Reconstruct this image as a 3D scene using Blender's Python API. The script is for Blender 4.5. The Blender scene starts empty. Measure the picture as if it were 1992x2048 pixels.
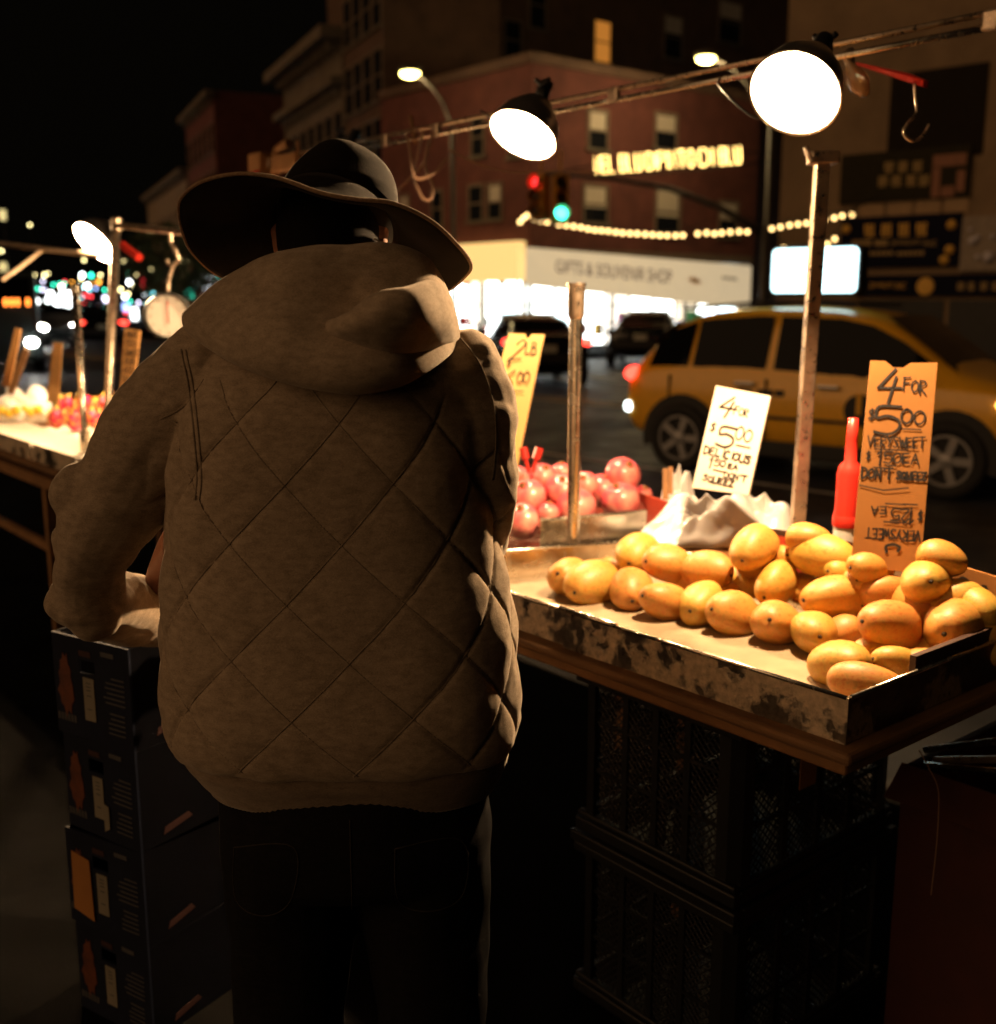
import bpy, math, random
import numpy as np
from mathutils import Vector, Matrix
from mathutils.bvhtree import BVHTree
random.seed(7); RNG = np.random.default_rng(7)
SC = bpy.context.scene
COL = SC.collection
# ------------------------------------------------------------------ camera
FPX, CAMH = 2200.0, 1.6                      # focal length in photo pixels (1992 wide), eye height
PITCH = math.atan(424 / FPX)
cam_data = bpy.data.cameras.new('camera'); cam = bpy.data.objects.new('camera', cam_data)
COL.objects.link(cam); SC.camera = cam
cam.location = (0, 0, CAMH); cam.rotation_euler = (math.pi / 2 - PITCH, 0, 0)
cam_data.sensor_fit = 'HORIZONTAL'; cam_data.sensor_width = 36.0
cam_data.lens = 36.0 * FPX / 1992.0
cam_data.clip_start = 0.05; cam_data.clip_end = 2000
cam_data.dof.use_dof = True; cam_data.dof.focus_distance = 1.66; cam_data.dof.aperture_fstop = 3.5
# ------------------------------------------------------------------ world, sun, exposure
world = bpy.data.worlds.new('World'); SC.world = world; world.use_nodes = True
wn, wl = world.node_tree.nodes, world.node_tree.links
wn.clear()
sky = wn.new('ShaderNodeTexSky'); sky.sky_type = 'NISHITA'; sky.sun_disc = False
sky.sun_elevation = math.radians(-4); sky.sun_rotation = math.radians(200)
bg1 = wn.new('ShaderNodeBackground'); bg1.inputs['Strength'].default_value = 0.004
wl.new(sky.outputs[0], bg1.inputs['Color'])
bg2 = wn.new('ShaderNodeBackground'); bg2.inputs['Color'].default_value = (1, .78, .5, 1); bg2.inputs['Strength'].default_value = 0.0011
addw = wn.new('ShaderNodeAddShader'); outw = wn.new('ShaderNodeOutputWorld')
wl.new(bg1.outputs[0], addw.inputs[0]); wl.new(bg2.outputs[0], addw.inputs[1]); wl.new(addw.outputs[0], outw.inputs['Surface'])
sun_d = bpy.data.lights.new('sun', 'SUN'); sun = bpy.data.objects.new('sun', sun_d); COL.objects.link(sun)
sun_d.energy = 0.54; sun_d.angle = math.radians(60); sun_d.color = (1.0, .56, .26)
sun.rotation_euler = (math.radians(72), 0, math.radians(-57))      # faint warm street glow from behind the camera
SC.view_settings.view_transform = 'Standard'; SC.view_settings.look = 'None'
SC.view_settings.gamma = 1.0; SC.view_settings.exposure = 0.3
SC.view_settings.use_curve_mapping = False
SC.render.engine = 'CYCLES'
SC.cycles.use_denoising = True
SC.cycles.max_bounces = 6; SC.cycles.diffuse_bounces = 4; SC.cycles.glossy_bounces = 3
SC.cycles.sample_clamp_indirect = 6.0
SC.cycles.caustics_reflective = False; SC.cycles.caustics_refractive = False

# ------------------------------------------------------------------ photo geometry helpers
V = lambda *a: np.array(a if len(a) > 1 else a[0], float)
FWD = V(0, math.cos(PITCH), -math.sin(PITCH)); RT = V(1., 0, 0); UP = V(0, math.sin(PITCH), math.cos(PITCH)); CAM = V(0, 0, CAMH)
def ray(x, y): return FWD + RT * (x - 996) / FPX + UP * (1024 - y) / FPX
def ad(x, y, D): return CAM + ray(x, y) * D                       # at camera depth D
def atz(x, y, z): r = ray(x, y); return CAM + r * ((z - CAMH) / r[2])   # on the level z
def aty(x, y, Y): r = ray(x, y); return CAM + r * (Y / r[1])
def atpl(x, y, Q, n): r = ray(x, y); return CAM + r * (((Q - CAM) @ n) / (r @ n))
def proj(P): d = V(P) - CAM; k = d @ FWD; return 996 + FPX * (d @ RT) / k, 1024 - FPX * (d @ UP) / k, k
def unit(a): a = V(a); return a / np.linalg.norm(a)
def hdir(vpx): d = ray(vpx, 600); d[2] = 0; return unit(d)
U = hdir(-845); W = V(U[1], -U[0], 0)                               # along the stall (leftwards away), across it (to the road)
ZR = .95
O = atz(1697, 1398, ZR)                                             # near right corner of the mango tray
def T(a, b, z): P = O + a * U + b * W; P[2] = z; return P
Z3 = V(0, 0, 1.)

# ------------------------------------------------------------------ mesh builder
class MB:
    def __init__(s): s.v = []; s.f = []; s.m = []
    def add(s, vs, fs, m=0):
        o = len(s.v); s.v += [tuple(map(float, q)) for q in vs]
        s.f += [tuple(i + o for i in f) for f in fs]; s.m += [m] * len(fs); return s
    def fbox(s, P, ex, ey, ez, m=0):                                  # corner + three edge vectors
        P, ex, ey, ez = V(P), V(ex), V(ey), V(ez)
        vs = [P, P+ex, P+ex+ey, P+ey, P+ez, P+ex+ez, P+ex+ey+ez, P+ey+ez]
        fs = [(0,3,2,1),(4,5,6,7),(0,1,5,4),(1,2,6,5),(2,3,7,6),(3,0,4,7)]
        if np.dot(np.cross(ex, ey), ez) < 0: fs = [f[::-1] for f in fs]
        return s.add(vs, fs, m)
    def box(s, c, size, ex=(1,0,0), ey=(0,1,0), ez=(0,0,1), m=0):
        ex, ey, ez = V(ex)*size[0], V(ey)*size[1], V(ez)*size[2]
        return s.fbox(V(c) - (ex+ey+ez)/2, ex, ey, ez, m)
    def tbox(s, a0, a1, b0, b1, z0, z1, m=0):                          # box in stall coordinates
        return s.fbox(T(a0, b0, z0), U*(a1-a0), W*(b1-b0), Z3*(z1-z0), m)
    def tube(s, pts, r, n=8, m=0, closed=False):
        pts = [V(q) for q in pts]; k = len(pts)
        rs = [r]*k if np.isscalar(r) else list(r)
        t0 = unit(pts[1]-pts[0]); a = V(0,0,1.) if abs(t0[2]) < .9 else V(1.,0,0)
        nrm = unit(np.cross(t0, a)); rings = []
        for i in range(k):
            if closed: t = pts[(i+1) % k] - pts[i-1]
            else: t = pts[min(i+1, k-1)] - pts[max(i-1, 0)]
            t = unit(t); nrm = unit(nrm - t*(nrm @ t)); bn = np.cross(t, nrm)
            rings.append([pts[i] + rs[i]*(nrm*math.cos(q) + bn*math.sin(q)) for q in np.linspace(0, 2*math.pi, n, endpoint=False)])
        return s.loft(rings, m=m, loop=closed, caps=not closed)
    def loft(s, rings, m=0, loop=False, caps=True, ringclosed=True):
        n = len(rings[0]); k = len(rings); vs = [q for r in rings for q in r]; fs = []
        for i in range(k if loop else k-1):
            j = (i+1) % k
            for q in range(n if ringclosed else n-1):
                w = (q+1) % n
                fs.append((i*n+q, i*n+w, j*n+w, j*n+q))
        if caps and not loop and ringclosed: fs += [tuple(range(n))[::-1], tuple((k-1)*n+q for q in range(n))]
        return s.add(vs, fs, m)
    def lathe(s, prof, n=24, o=(0,0,0), ax=(0,0,1), m=0, caps=False):
        ax = unit(ax); a = V(1.,0,0) if abs(ax[0]) < .8 else V(0,1.,0)
        e1 = unit(np.cross(ax, a)); e2 = np.cross(ax, e1); o = V(o)
        rings = [[o + ax*z + max(r, 1e-4)*(e1*math.cos(t) + e2*math.sin(t)) for t in np.linspace(0, 2*math.pi, n, endpoint=False)] for r, z in prof]
        return s.loft(rings, m=m, caps=caps)
    def ball(s, c, r, n=12, k=8, m=0, R=None):
        r = V(r, r, r) if np.isscalar(r) else V(r); rings = []
        for i in range(1, k):
            th = math.pi*i/k
            rings.append([V(math.sin(th)*math.cos(t), math.sin(th)*math.sin(t), -math.cos(th))*r for t in np.linspace(0, 2*math.pi, n, endpoint=False)])
        if R is not None: rings = [[R @ q for q in g] for g in rings]
        return s.loft([[q + V(c) for q in g] for g in rings], m=m)
    def prism(s, poly, o, ex, ey, ez, m=0):                              # polygon extruded along ez
        o, ex, ey, ez = V(o), V(ex), V(ey), V(ez)
        a = [o + ex*x + ey*y for x, y in poly]; n = len(a)
        return s.loft([a, [q + ez for q in a]], m=m)
    def ribbon(s, pts, w, nrm, m=0):                                      # flat pen stroke
        pts = [V(q) for q in pts]; nrm = unit(nrm); L, R_ = [], []
        for i in range(len(pts)):
            t = pts[min(i+1, len(pts)-1)] - pts[max(i-1, 0)]
            if np.linalg.norm(t) < 1e-9: t = V(1., 0, 0)
            t = unit(t)
            if i == 0: p = pts[i] - t*w*.4
            elif i == len(pts)-1: p = pts[i] + t*w*.4
            else: p = pts[i]
            sd = np.cross(nrm, t)*w/2; L.append(p+sd); R_.append(p-sd)
        n = len(pts)
        return s.add(L+R_, [(i, n+i, n+i+1, i+1) for i in range(n-1)], m)
    def build(s, name, mat, parent=None, smooth=False, local=False, bevel=0, auto=None):
        me = bpy.data.meshes.new(name); vs = np.array(s.v)
        if parent is not None and not local:
            r = parent
            while r.parent is not None: r = r.parent
            vs = vs - V(r.location)
        me.from_pydata([tuple(q) for q in vs], [], s.f); me.validate()
        for k in (mat if isinstance(mat, (list, tuple)) else [mat]): me.materials.append(k)
        if isinstance(mat, (list, tuple)) and len(me.polygons) == len(s.m): me.polygons.foreach_set('material_index', s.m)
        me.polygons.foreach_set('use_smooth', [bool(smooth)]*len(me.polygons)); me.update()
        o = bpy.data.objects.new(name, me); COL.objects.link(o)
        if parent is not None: o.parent = parent
        if bevel:
            b = o.modifiers.new('bevel', 'BEVEL'); b.width = bevel; b.segments = 2; b.limit_method = 'ANGLE'; b.angle_limit = math.radians(40)
        if smooth == 'auto':
            me.polygons.foreach_set('use_smooth', [True]*len(me.polygons)); me.set_sharp_from_angle(angle=math.radians(35))
        return o
    def build_at(s, name, mat, loc, **k):                                 # a top-level mesh with its origin at loc
        s.v = [tuple(V(q) - V(loc)) for q in s.v]
        o = s.build(name, mat, None, **k); o.location = tuple(loc); return o

def tag(o, label=None, cat=None, group=None, kind=None):
    if label: o['label'] = label
    if cat: o['category'] = cat
    if group: o['group'] = group
    if kind: o['kind'] = kind
    return o
def thing(name, loc, label, cat, group=None, rz=0):
    o = bpy.data.objects.new(name, None); COL.objects.link(o); o.empty_display_size = .1
    o.location = tuple(map(float, loc)); o.rotation_euler = (0, 0, rz); return tag(o, label, cat, group)
def dup(root, loc, rz=None, label=None, group=None):
    def cp(o, par):
        c = o.copy(); COL.objects.link(c); c.parent = par
        for ch in list(o.children): cp(ch, c)
        return c
    r = cp(root, None); r.location = tuple(map(float, loc))
    if rz is not None: r.rotation_euler = (0, 0, rz)
    if label: r['label'] = label
    if group: r['group'] = group
    return r
def evalmesh(o):
    dg = bpy.context.evaluated_depsgraph_get(); e = o.evaluated_get(dg)
    return bpy.data.meshes.new_from_object(e, depsgraph=dg)
def remesh(mb, voxel, smooth_it=4):
    """union of overlapping closed shapes as one continuous skin; returns verts, faces"""
    o = mb.build('tmp', M_plain); md = o.modifiers.new('r', 'REMESH'); md.mode = 'VOXEL'; md.voxel_size = voxel
    if smooth_it: sm = o.modifiers.new('s', 'SMOOTH'); sm.iterations = smooth_it; sm.factor = .5
    me = evalmesh(o); n = len(me.vertices); a = np.empty(n*3); me.vertices.foreach_get('co', a)
    fs = [tuple(q.vertices) for q in me.polygons]
    nr = np.empty(n*3); me.vertices.foreach_get('normal', nr)
    bpy.data.objects.remove(o); bpy.data.meshes.remove(me)
    return a.reshape(-1, 3), fs, nr.reshape(-1, 3)
def capsule(mb, pts, rs, n=14, sub=5):
    """a limb: rounded chain of tapering segments"""
    P, R_ = [], []
    for i in range(len(pts)-1):
        for t in np.linspace(0, 1, sub, endpoint=False):
            P.append(V(pts[i])*(1-t) + V(pts[i+1])*t); R_.append(rs[i]*(1-t) + rs[i+1]*t)
    P.append(V(pts[-1])); R_.append(rs[-1])
    for _ in range(3):
        P = [P[0]] + [(P[i-1] + 2*P[i] + P[i+1])/4 for i in range(1, len(P)-1)] + [P[-1]]
    mb.tube(P, R_, n); mb.ball(P[0], R_[0]*.99, 12, 8); mb.ball(P[-1], R_[-1]*.99, 12, 8)

# ------------------------------------------------------------------ materials
def pm(name, col, rough=.6, metal=0., var=.25, scale=12., bump=0., bscale=60., sheen=0., coat=0., emit=None, es=0., col2=None, c2scale=6., c2lo=.45, c2hi=.6, stretch=None, trans=0., alpha=1., spec=None, ior=None, rvar=0.):
    m = bpy.data.materials.new(name); m.use_nodes = True
    nt = m.node_tree; nd, lk = nt.nodes, nt.links; b = nd['Principled BSDF']
    b.inputs['Roughness'].default_value = rough; b.inputs['Metallic'].default_value = metal
    if spec is not None: b.inputs['Specular IOR Level'].default_value = spec
    if ior: b.inputs['IOR'].default_value = ior
    if sheen: b.inputs['Sheen Weight'].default_value = sheen; b.inputs['Sheen Roughness'].default_value = .45
    if coat: b.inputs['Coat Weight'].default_value = coat; b.inputs['Coat Roughness'].default_value = .08
    if trans: b.inputs['Transmission Weight'].default_value = trans
    if emit: b.inputs['Emission Color'].default_value = (*emit, 1); b.inputs['Emission Strength'].default_value = es
    tc = nd.new('ShaderNodeTexCoord'); vec = tc.outputs['Object']
    if stretch:
        mp = nd.new('ShaderNodeMapping'); mp.inputs['Scale'].default_value = stretch; lk.new(vec, mp.inputs['Vector']); vec = mp.outputs[0]
    c = nd.new('ShaderNodeRGB'); c.outputs[0].default_value = (*col, 1); cur = c.outputs[0]
    def noise(sc, det=5, ro=.6):
        n = nd.new('ShaderNodeTexNoise'); n.inputs['Scale'].default_value = sc; n.inputs['Detail'].default_value = det; n.inputs['Roughness'].default_value = ro
        lk.new(vec, n.inputs['Vector']); return n.outputs['Fac']
    def mrange(f, a, b_, c_, d):
        n = nd.new('ShaderNodeMapRange'); n.inputs[1].default_value = a; n.inputs[2].default_value = b_; n.inputs[3].default_value = c_; n.inputs[4].default_value = d
        lk.new(f, n.inputs[0]); return n.outputs[0]
    if col2:
        mx = nd.new('ShaderNodeMix'); mx.data_type = 'RGBA'; lk.new(mrange(noise(c2scale), c2lo, c2hi, 0, 1), mx.inputs[0])
        lk.new(cur, mx.inputs[6]); mx.inputs[7].default_value = (*col2, 1); cur = mx.outputs[2]
    if var:
        mx = nd.new('ShaderNodeMix'); mx.data_type = 'RGBA'; mx.blend_type = 'MULTIPLY'; mx.inputs[0].default_value = 1
        g = nd.new('ShaderNodeCombineColor'); f = mrange(noise(scale), .3, .7, 1-var, 1+var*.6)
        for i in range(3): lk.new(f, g.inputs[i])
        lk.new(cur, mx.inputs[6]); lk.new(g.outputs[0], mx.inputs[7]); cur = mx.outputs[2]
    lk.new(cur, b.inputs['Base Color'])
    if rvar: lk.new(mrange(noise(scale*1.7), .3, .7, max(.03, rough-rvar), min(1, rough+rvar)), b.inputs['Roughness'])
    if bump:
        bp = nd.new('ShaderNodeBump'); bp.inputs['Strength'].default_value = bump; bp.inputs['Distance'].default_value = .004
        lk.new(noise(bscale, 8, .7), bp.inputs['Height']); lk.new(bp.outputs[0], b.inputs['Normal'])
    return m
def em(name, col, s, sample=True):
    m = bpy.data.materials.new(name); m.use_nodes = True; b = m.node_tree.nodes['Principled BSDF']
    b.inputs['Base Color'].default_value = (*[min(.8, .1+.5*c) for c in col], 1); b.inputs['Emission Color'].default_value = (*col, 1); b.inputs['Emission Strength'].default_value = s
    if not sample: m.cycles.emission_sampling = 'NONE'
    return m
M_plain = pm('plain', (.4, .4, .4), var=0)
M = dict(
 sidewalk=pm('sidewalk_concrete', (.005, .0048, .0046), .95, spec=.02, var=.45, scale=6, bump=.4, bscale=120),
 asphalt=pm('asphalt', (.042, .042, .042), .6, spec=.3, var=.35, scale=1.3, bump=.5, bscale=90, rvar=.18),
 white_paint=pm('road_paint_white', (.62, .62, .6), .7, var=.4, scale=3),
 yellow_paint=pm('road_paint_yellow', (.55, .33, .04), .7, var=.4, scale=3),
 kerb=pm('kerb_granite', (.07, .068, .065), .85, var=.3, bump=.3, spec=.1),
 brick=pm('red_brick', (.13, .040, .030), .9, var=.3, scale=1.5, bump=.2, bscale=30),
 brick_dark=pm('brown_brick', (.11, .062, .040), .9, var=.3, scale=1.2),
 stone=pm('pale_stone', (.15, .118, .083), .85, var=.25, scale=.8),
 tan=pm('tan_render', (.22, .15, .085), .85, var=.3, scale=.7),
 dark_glass=pm('window_glass', (.012, .013, .016), .08, var=0, spec=.7),
 blind=pm('window_blind', (.55, .47, .38), .8, var=.15),
 trim=pm('window_trim', (.18, .13, .09), .7, var=.2),
 black_metal=pm('black_metal', (.02, .02, .02), .45, .6, var=.2),
 pole_metal=pm('galvanised_pole', (.09, .08, .065), .6, .5, var=.3),
 steel=pm('brushed_steel', (.72, .66, .56), .24, 1., var=.10, scale=20, bump=.03, rvar=.08),
 rusty_steel=pm('worn_conduit', (.62, .50, .38), .34, .9, var=.22, scale=30, rvar=.15),
 cable=pm('brown_cable', (.22, .13, .08), .5, var=.2),
 black_plastic=pm('black_plastic', (.012, .012, .013), .42, var=.2),
 red_plastic=pm('red_plastic', (.62, .03, .02), .35, var=.12, scale=20),
 white_plastic=pm('white_plastic', (.78, .76, .70), .4, var=.08),
 ink=pm('marker_ink', (.015, .012, .012), .6, var=.2),
 rubber=pm('tyre_rubber', (.015, .015, .015), .75, var=.2),
 alu=pm('alloy_rim', (.32, .32, .33), .35, .9, var=.1),
)
# ================================================================== the setting
mb = MB(); mb.add([(-150, -40, -.15), (150, -40, -.15), (150, 230, -.15), (-150, 230, -.15)], [(0, 1, 2, 3)])
tag(mb.build('road', M['asphalt']), kind='structure')
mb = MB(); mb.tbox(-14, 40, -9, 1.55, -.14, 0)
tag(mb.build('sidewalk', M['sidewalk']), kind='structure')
mb = MB(); mb.tbox(-14, 40, 1.553, 1.70, -.149, .006)
tag(mb.build('kerb', M['kerb'], bevel=.015), kind='structure')
def stripe(px, kind_mat, name, wid, length, d):
    P = atz(px[0], px[1], -.146); e = d; n = V(-e[1], e[0], 0)
    m_ = MB(); m_.add([P-e*length/2-n*wid/2, P+e*length/2-n*wid/2, P+e*length/2+n*wid/2, P-e*length/2+n*wid/2], [(0, 1, 2, 3)])
    return tag(m_.build(name, M[kind_mat]), kind='structure')
for i in range(5): stripe((930+90*i, 750+2*i), 'white_paint', 'crosswalk_stripe', .55, 3.4, hdir(300))
stripe((1130, 797), 'yellow_paint', 'centre_line', .13, 60, hdir(-1100))
stripe((1130, 803), 'yellow_paint', 'centre_line', .13, 60, hdir(-1100))
stripe((900, 880), 'white_paint', 'lane_line', .12, 12, hdir(-1100))

def sign_text(body, size, mat, name, parent, o, ex, ey, nz, depth=.004, width=None, quad=None):
    cu = bpy.data.curves.new('t', 'FONT'); cu.body = body; cu.size = 1; cu.extrude = 0
    ob = bpy.data.objects.new('t', cu); COL.objects.link(ob); me = evalmesh(ob); n = len(me.vertices)
    a = np.empty(n*3); me.vertices.foreach_get('co', a); a = a.reshape(-1, 3); fs = [tuple(q.vertices) for q in me.polygons]
    bpy.data.objects.remove(ob); bpy.data.meshes.remove(me)
    a[:, :2] -= a[:, :2].min(0); w, h = a[:, 0].max(), a[:, 1].max()
    sx = (width / w) if width else size / h; sy = size / h
    m_ = MB()
    if quad: bl, br_, tr, tl = quad; vs = [(bl*(1-a_)+br_*a_)*(1-b_) + (tl*(1-a_)+tr*a_)*b_ + V(nz)*depth for a_, b_ in ((q[0]/w, q[1]/h) for q in a)]
    else: vs = [V(o) + V(ex)*q[0]*sx + V(ey)*q[1]*sy + V(nz)*depth for q in a]
    m_.add(vs, fs)
    return m_.build(name, mat, parent)

class Facade:
    """a vertical wall plane: photo pixels to positions along it and heights"""
    def __init__(s, px, Y, d): s.Q = V(aty(px, 600, Y)); s.Q[2] = 0; s.d = V(d); s.n = V(s.d[1], -s.d[0], 0); s.n = s.n if s.n @ (CAM - s.Q) > 0 else -s.n
    def sz(s, x, y): P = atpl(x, y, s.Q, s.n); return (P - s.Q) @ s.d, P[2]
    def at(s, t, z, out=0.): P = s.Q + s.d*t + s.n*out; P[2] = z; return P
    def rect(s, x0, y0, x1, y1): a = s.sz(x0, y0); b = s.sz(x1, y1); return min(a[0], b[0]), max(a[0], b[0]), min(a[1], b[1]), max(a[1], b[1])
    def slab(s, mb, t0, t1, z0, z1, o0, o1, m=0): return mb.fbox(s.at(t0, z0, o0), s.d*(t1-t0), s.n*(o1-o0), Z3*(z1-z0), m)
def window(fc, par, t0, t1, z0, z1, blind=None, lit=None):
    m_ = MB()
    for q in ((t0-.08, t0, z0, z1), (t1, t1+.08, z0, z1), (t0-.08, t1+.08, z1, z1+.1), (t0, t1, (z0+z1)/2-.03, (z0+z1)/2+.03)): fc.slab(m_, *q, -.05, .05)
    w = m_.build('window', M['trim'], par)
    m_ = MB(); fc.slab(m_, t0-.15, t1+.15, z0-.1, z0, -.02, .12); m_.build('sill', M['stone'], w)
    m_ = MB(); fc.slab(m_, t0+.002, t1-.002, z0+.002, z1-.002, -.03, .012); m_.build('pane', lit if lit else M['dark_glass'], w)
    if blind:
        m_ = MB(); fc.slab(m_, t0+.05, t1-.05, z1-(z1-z0)*blind, z1-.02, .013, .022); m_.build('blind', M['blind'], w)
    return w

# ---- corner building of red brick, gift shop below
BQ = Facade(1060, 36, W); BL_ = Facade(1060, 36, U)
tR = BQ.sz(1512, 400)[0]; tL = BL_.sz(765, 400)[0]; zroof = BQ.sz(1060, 104)[1]
br = thing('corner_building', BQ.Q, 'red brick corner building with a brightly lit gift shop and white awning', 'building')
mb = MB(); mb.fbox(BQ.at(0, 3.25), W*tR, U*tL, Z3*(zroof-3.25)); mb.build('wall', M['brick'], br)
mb = MB(); mb.fbox(BQ.at(0, zroof-.3, 0) - W*.12 - U*.12, W*(tR+.15), U*(tL+.15), Z3*.302); mb.build('cornice', M['brick_dark'], br)
mb = MB(); mb.fbox(BQ.at(-.02, 2.95), W*(tR+.04), U*(tL+.04), Z3*.295); mb.build('shop_lintel', M['trim'], br)
M_shop = em('shop_light', (.93, 1., .97), 5.0); M_shopw = em('shop_light_warm', (1., .64, .22), .85)
M_shops = [M_shop, em('shop_light_dim', (1., .93, .8), 2.2), em('shop_light_cool', (.75, .95, 1.), 3.6), em('shop_light_soft', (1., .85, .62), 1.3)]
for fc_, L_ in ((BQ, tR), (BL_, tL)):
    k_ = 9
    for i in range(k_):                                                    # lit display bays of uneven brightness, shelves and mullions in front
        a_, b2 = .3 + (L_-.6)*i/k_, .3 + (L_-.6)*(i+1)/k_; ms = M_shops[(0, 2, 0, 1, 0, 0, 3, 0, 2)[i]]
        m_ = MB(); fc_.slab(m_, a_, b2-.03, .1, 2.9, -.55, -.5); m_.build('lit_display_bay', ms, br)
        m_ = MB(); fc_.slab(m_, b2-.05, b2+.01, .0, 2.94, -.49, -.42); m_.build('mullion', M['trim'], br)
        if i % 3 == 0:
            for z in (.8, 1.4): m_ = MB(); fc_.slab(m_, a_+.05, b2-.1, z, z+.05, -.48, -.25); m_.build('shelf', M['trim'], br)
for t in (0, tR*.33, tR*.66, tR-.3):
    m_ = MB(); BQ.slab(m_, t, t+.12, 0, 2.95, -.12, 0); m_.build('pillar', M['trim'], br)
for t in (.31, tL*.3, tL*.62):
    m_ = MB(); BL_.slab(m_, t, t+.12, 0, 2.95, -.12, 0); m_.build('pillar', M['blind'], br)
t0, t1, z0, z1 = BL_.rect(880, 478, 1052, 562)
m_ = MB(); BL_.slab(m_, t0, t1, z0+.0, z1-.25, .02, .35); m_.build('shop_fascia', M_shopw, br)
mer = [pm('goods_%d' % i, c, .7, var=.1) for i, c in enumerate(((.5, .03, .03), (.03, .05, .3), (.5, .3, .03), (.02, .02, .02), (.05, .25, .1), (.35, .1, .3)))]
for i in range(60):                                                       # goods hanging and standing in the shop front
    fc, L = ((BQ, tR) if i % 3 else (BL_, tL)); t = random.uniform(.5, L-.8); h = random.uniform(.25, .7); w = random.uniform(.12, .4)
    z = random.choice((.4, .5, .7, 2.1, 2.3)); m_ = MB(); m_.box(fc.at(t, z+h/2, -.28), (w, .2, h), fc.d, fc.n); m_.build('hanging_goods' if z > 2 else 'goods_stack', mer[i % 6], br, bevel=.03)
for r in ((1178, 222, 1212, 300), (1312, 228, 1350, 300), (1168, 372, 1212, 445), (1313, 378, 1356, 470), (1440, 405, 1472, 475), (1238, 60, 1238, 60)):
    if r[0] == r[2]: continue
    t0, t1, z0, z1 = BQ.rect(*r); window(BQ, br, t0, t1, z0, z1, blind=random.choice((.5, .55, .6)))
for r in ((940, 375, 965, 440), (978, 372, 1003, 436), (865, 385, 885, 450), (1020, 240, 1045, 310), (945, 240, 968, 310), (800, 395, 818, 455)):
    t0, t1, z0, z1 = BL_.rect(*r); window(BL_, br, t0, t1, z0, z1, blind=random.choice((None, .5)))
# awning: a sloped cloth, its edges as they hang
pA = [atpl(*q, BQ.Q + BQ.n*o, BQ.n) for q, o in (((1052, 494), .05), ((1503, 532), .05), ((1500, 617), 1.0), ((1050, 568), 1.0))]
M_awn = pm('awning_cloth_glow', (.42, .36, .26), .8, var=.15, scale=1.0, emit=(1, .78, .48), es=.42)  # emission puts the shop light from below into the cloth's own colour
aq = lambda s_, t_: (pA[3]*(1-s_)+pA[2]*s_)*(1-t_) + (pA[0]*(1-s_)+pA[1]*s_)*t_
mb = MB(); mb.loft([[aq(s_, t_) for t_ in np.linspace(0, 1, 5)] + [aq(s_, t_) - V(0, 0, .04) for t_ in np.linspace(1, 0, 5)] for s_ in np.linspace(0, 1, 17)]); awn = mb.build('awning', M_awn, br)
ex = unit(pA[2]-pA[3]); ey = unit(unit(pA[0]-pA[3]) - ex*(unit(pA[0]-pA[3]) @ ex)); nn = np.cross(ex, ey)
Lw = np.linalg.norm(pA[2]-pA[3]); Hh = np.linalg.norm(pA[0]-pA[3])
sign_text('GIFTS & SOUVENIR SHOP', .3, pm('maroon_print', (.13, .02, .015), .8, var=.1), 'lettering', awn, pA[3], ex, ey, nn, .05, quad=(aq(.11, .36), aq(.60, .36), aq(.60, .70), aq(.11, .70)))
mb = MB(); star = [((.5 if i % 2 else 1.)*math.cos(i*math.pi/8)*.42, (.5 if i % 2 else 1.)*math.sin(i*math.pi/8)*.2) for i in range(16)]
mb.prism(star, aq(.71, .5) + nn*.05, ex, ey, nn*.006); mb.build('orange_burst', pm('orange_print', (.55, .25, .03), .8), awn)
mb = MB()
for i in range(4): mb.fbox(aq(.85+.02*i, .6) + nn*.05, ex*Lw*.014, ey*Hh*.08, nn*.004)
tag(mb.build('small_print', M['trim'], awn), kind='stuff')

# ---- taller building behind it with one amber lit window
fb = Facade(1000, 52, W); fb2 = thing('tall_building', fb.Q, 'tall dark brown building behind the brick corner, one amber window lit', 'building')
t0 = fb.sz(900, 100)[0]; t1 = fb.sz(1760, 100)[0]
mb = MB(); fb.slab(mb, t0, t1, 0, 32, -10, 0); mb.build('wall', M['brick_dark'], fb2)
M_amber = em('amber_window', (1., .36, .05), .35)
a = fb.rect(1190, 40, 1219, 128); window(fb, fb2, *a, lit=M_amber)
for r in ((1060, -40, 1090, 60), (1330, 30, 1362, 120), (1010, 40, 1040, 120), (1440, 0, 1480, 90)): window(fb, fb2, *fb.rect(*r), blind=random.choice((None, .4)))
mb = MB(); fb.slab(mb, t0, t1, 20.0, 20.3, 0, .3); mb.build('string_course', M['brick'], fb2)

# ---- buildings along the street on the left
DL = hdir(20); fl = Facade(775, 46, DL)
def row_building(name, label, x0, x1, roof_px, mat, wins, cornices, extra=None, deep=14):
    ta = fl.sz(x0, 500)[0]; tb = fl.sz(x1, 500)[0]; ta, tb = min(ta, tb), max(ta, tb); zr = fl.sz(*roof_px)[1]
    r = thing(name, fl.at(ta, 0), label, 'building')
    m_ = MB(); fl.slab(m_, ta, tb, 0, zr, -deep, 0); m_.build('wall', mat, r)
    for (zf, out, h) in cornices:
        m_ = MB(); fl.slab(m_, ta-.2, tb+.2, zr*zf-h, zr*zf, .002, out); m_.build('cornice', M['stone'], r)
        m_ = MB()
        k = int((tb-ta)/1.1)
        for i in range(k): fl.slab(m_, ta+.3+i*1.1, ta+.55+i*1.1, zr*zf-h-.45, zr*zf-h-.002, .002, out*.6)
        tag(m_.build('bracket_row', M['stone'], r), kind='stuff')
    nw, rows = wins
    for z in rows:
        for i in range(nw):
            c = ta + (tb-ta)*(i+.5)/nw; window(fl, r, c-.55, c+.55, zr*z, zr*z+1.9)
    return r
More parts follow.
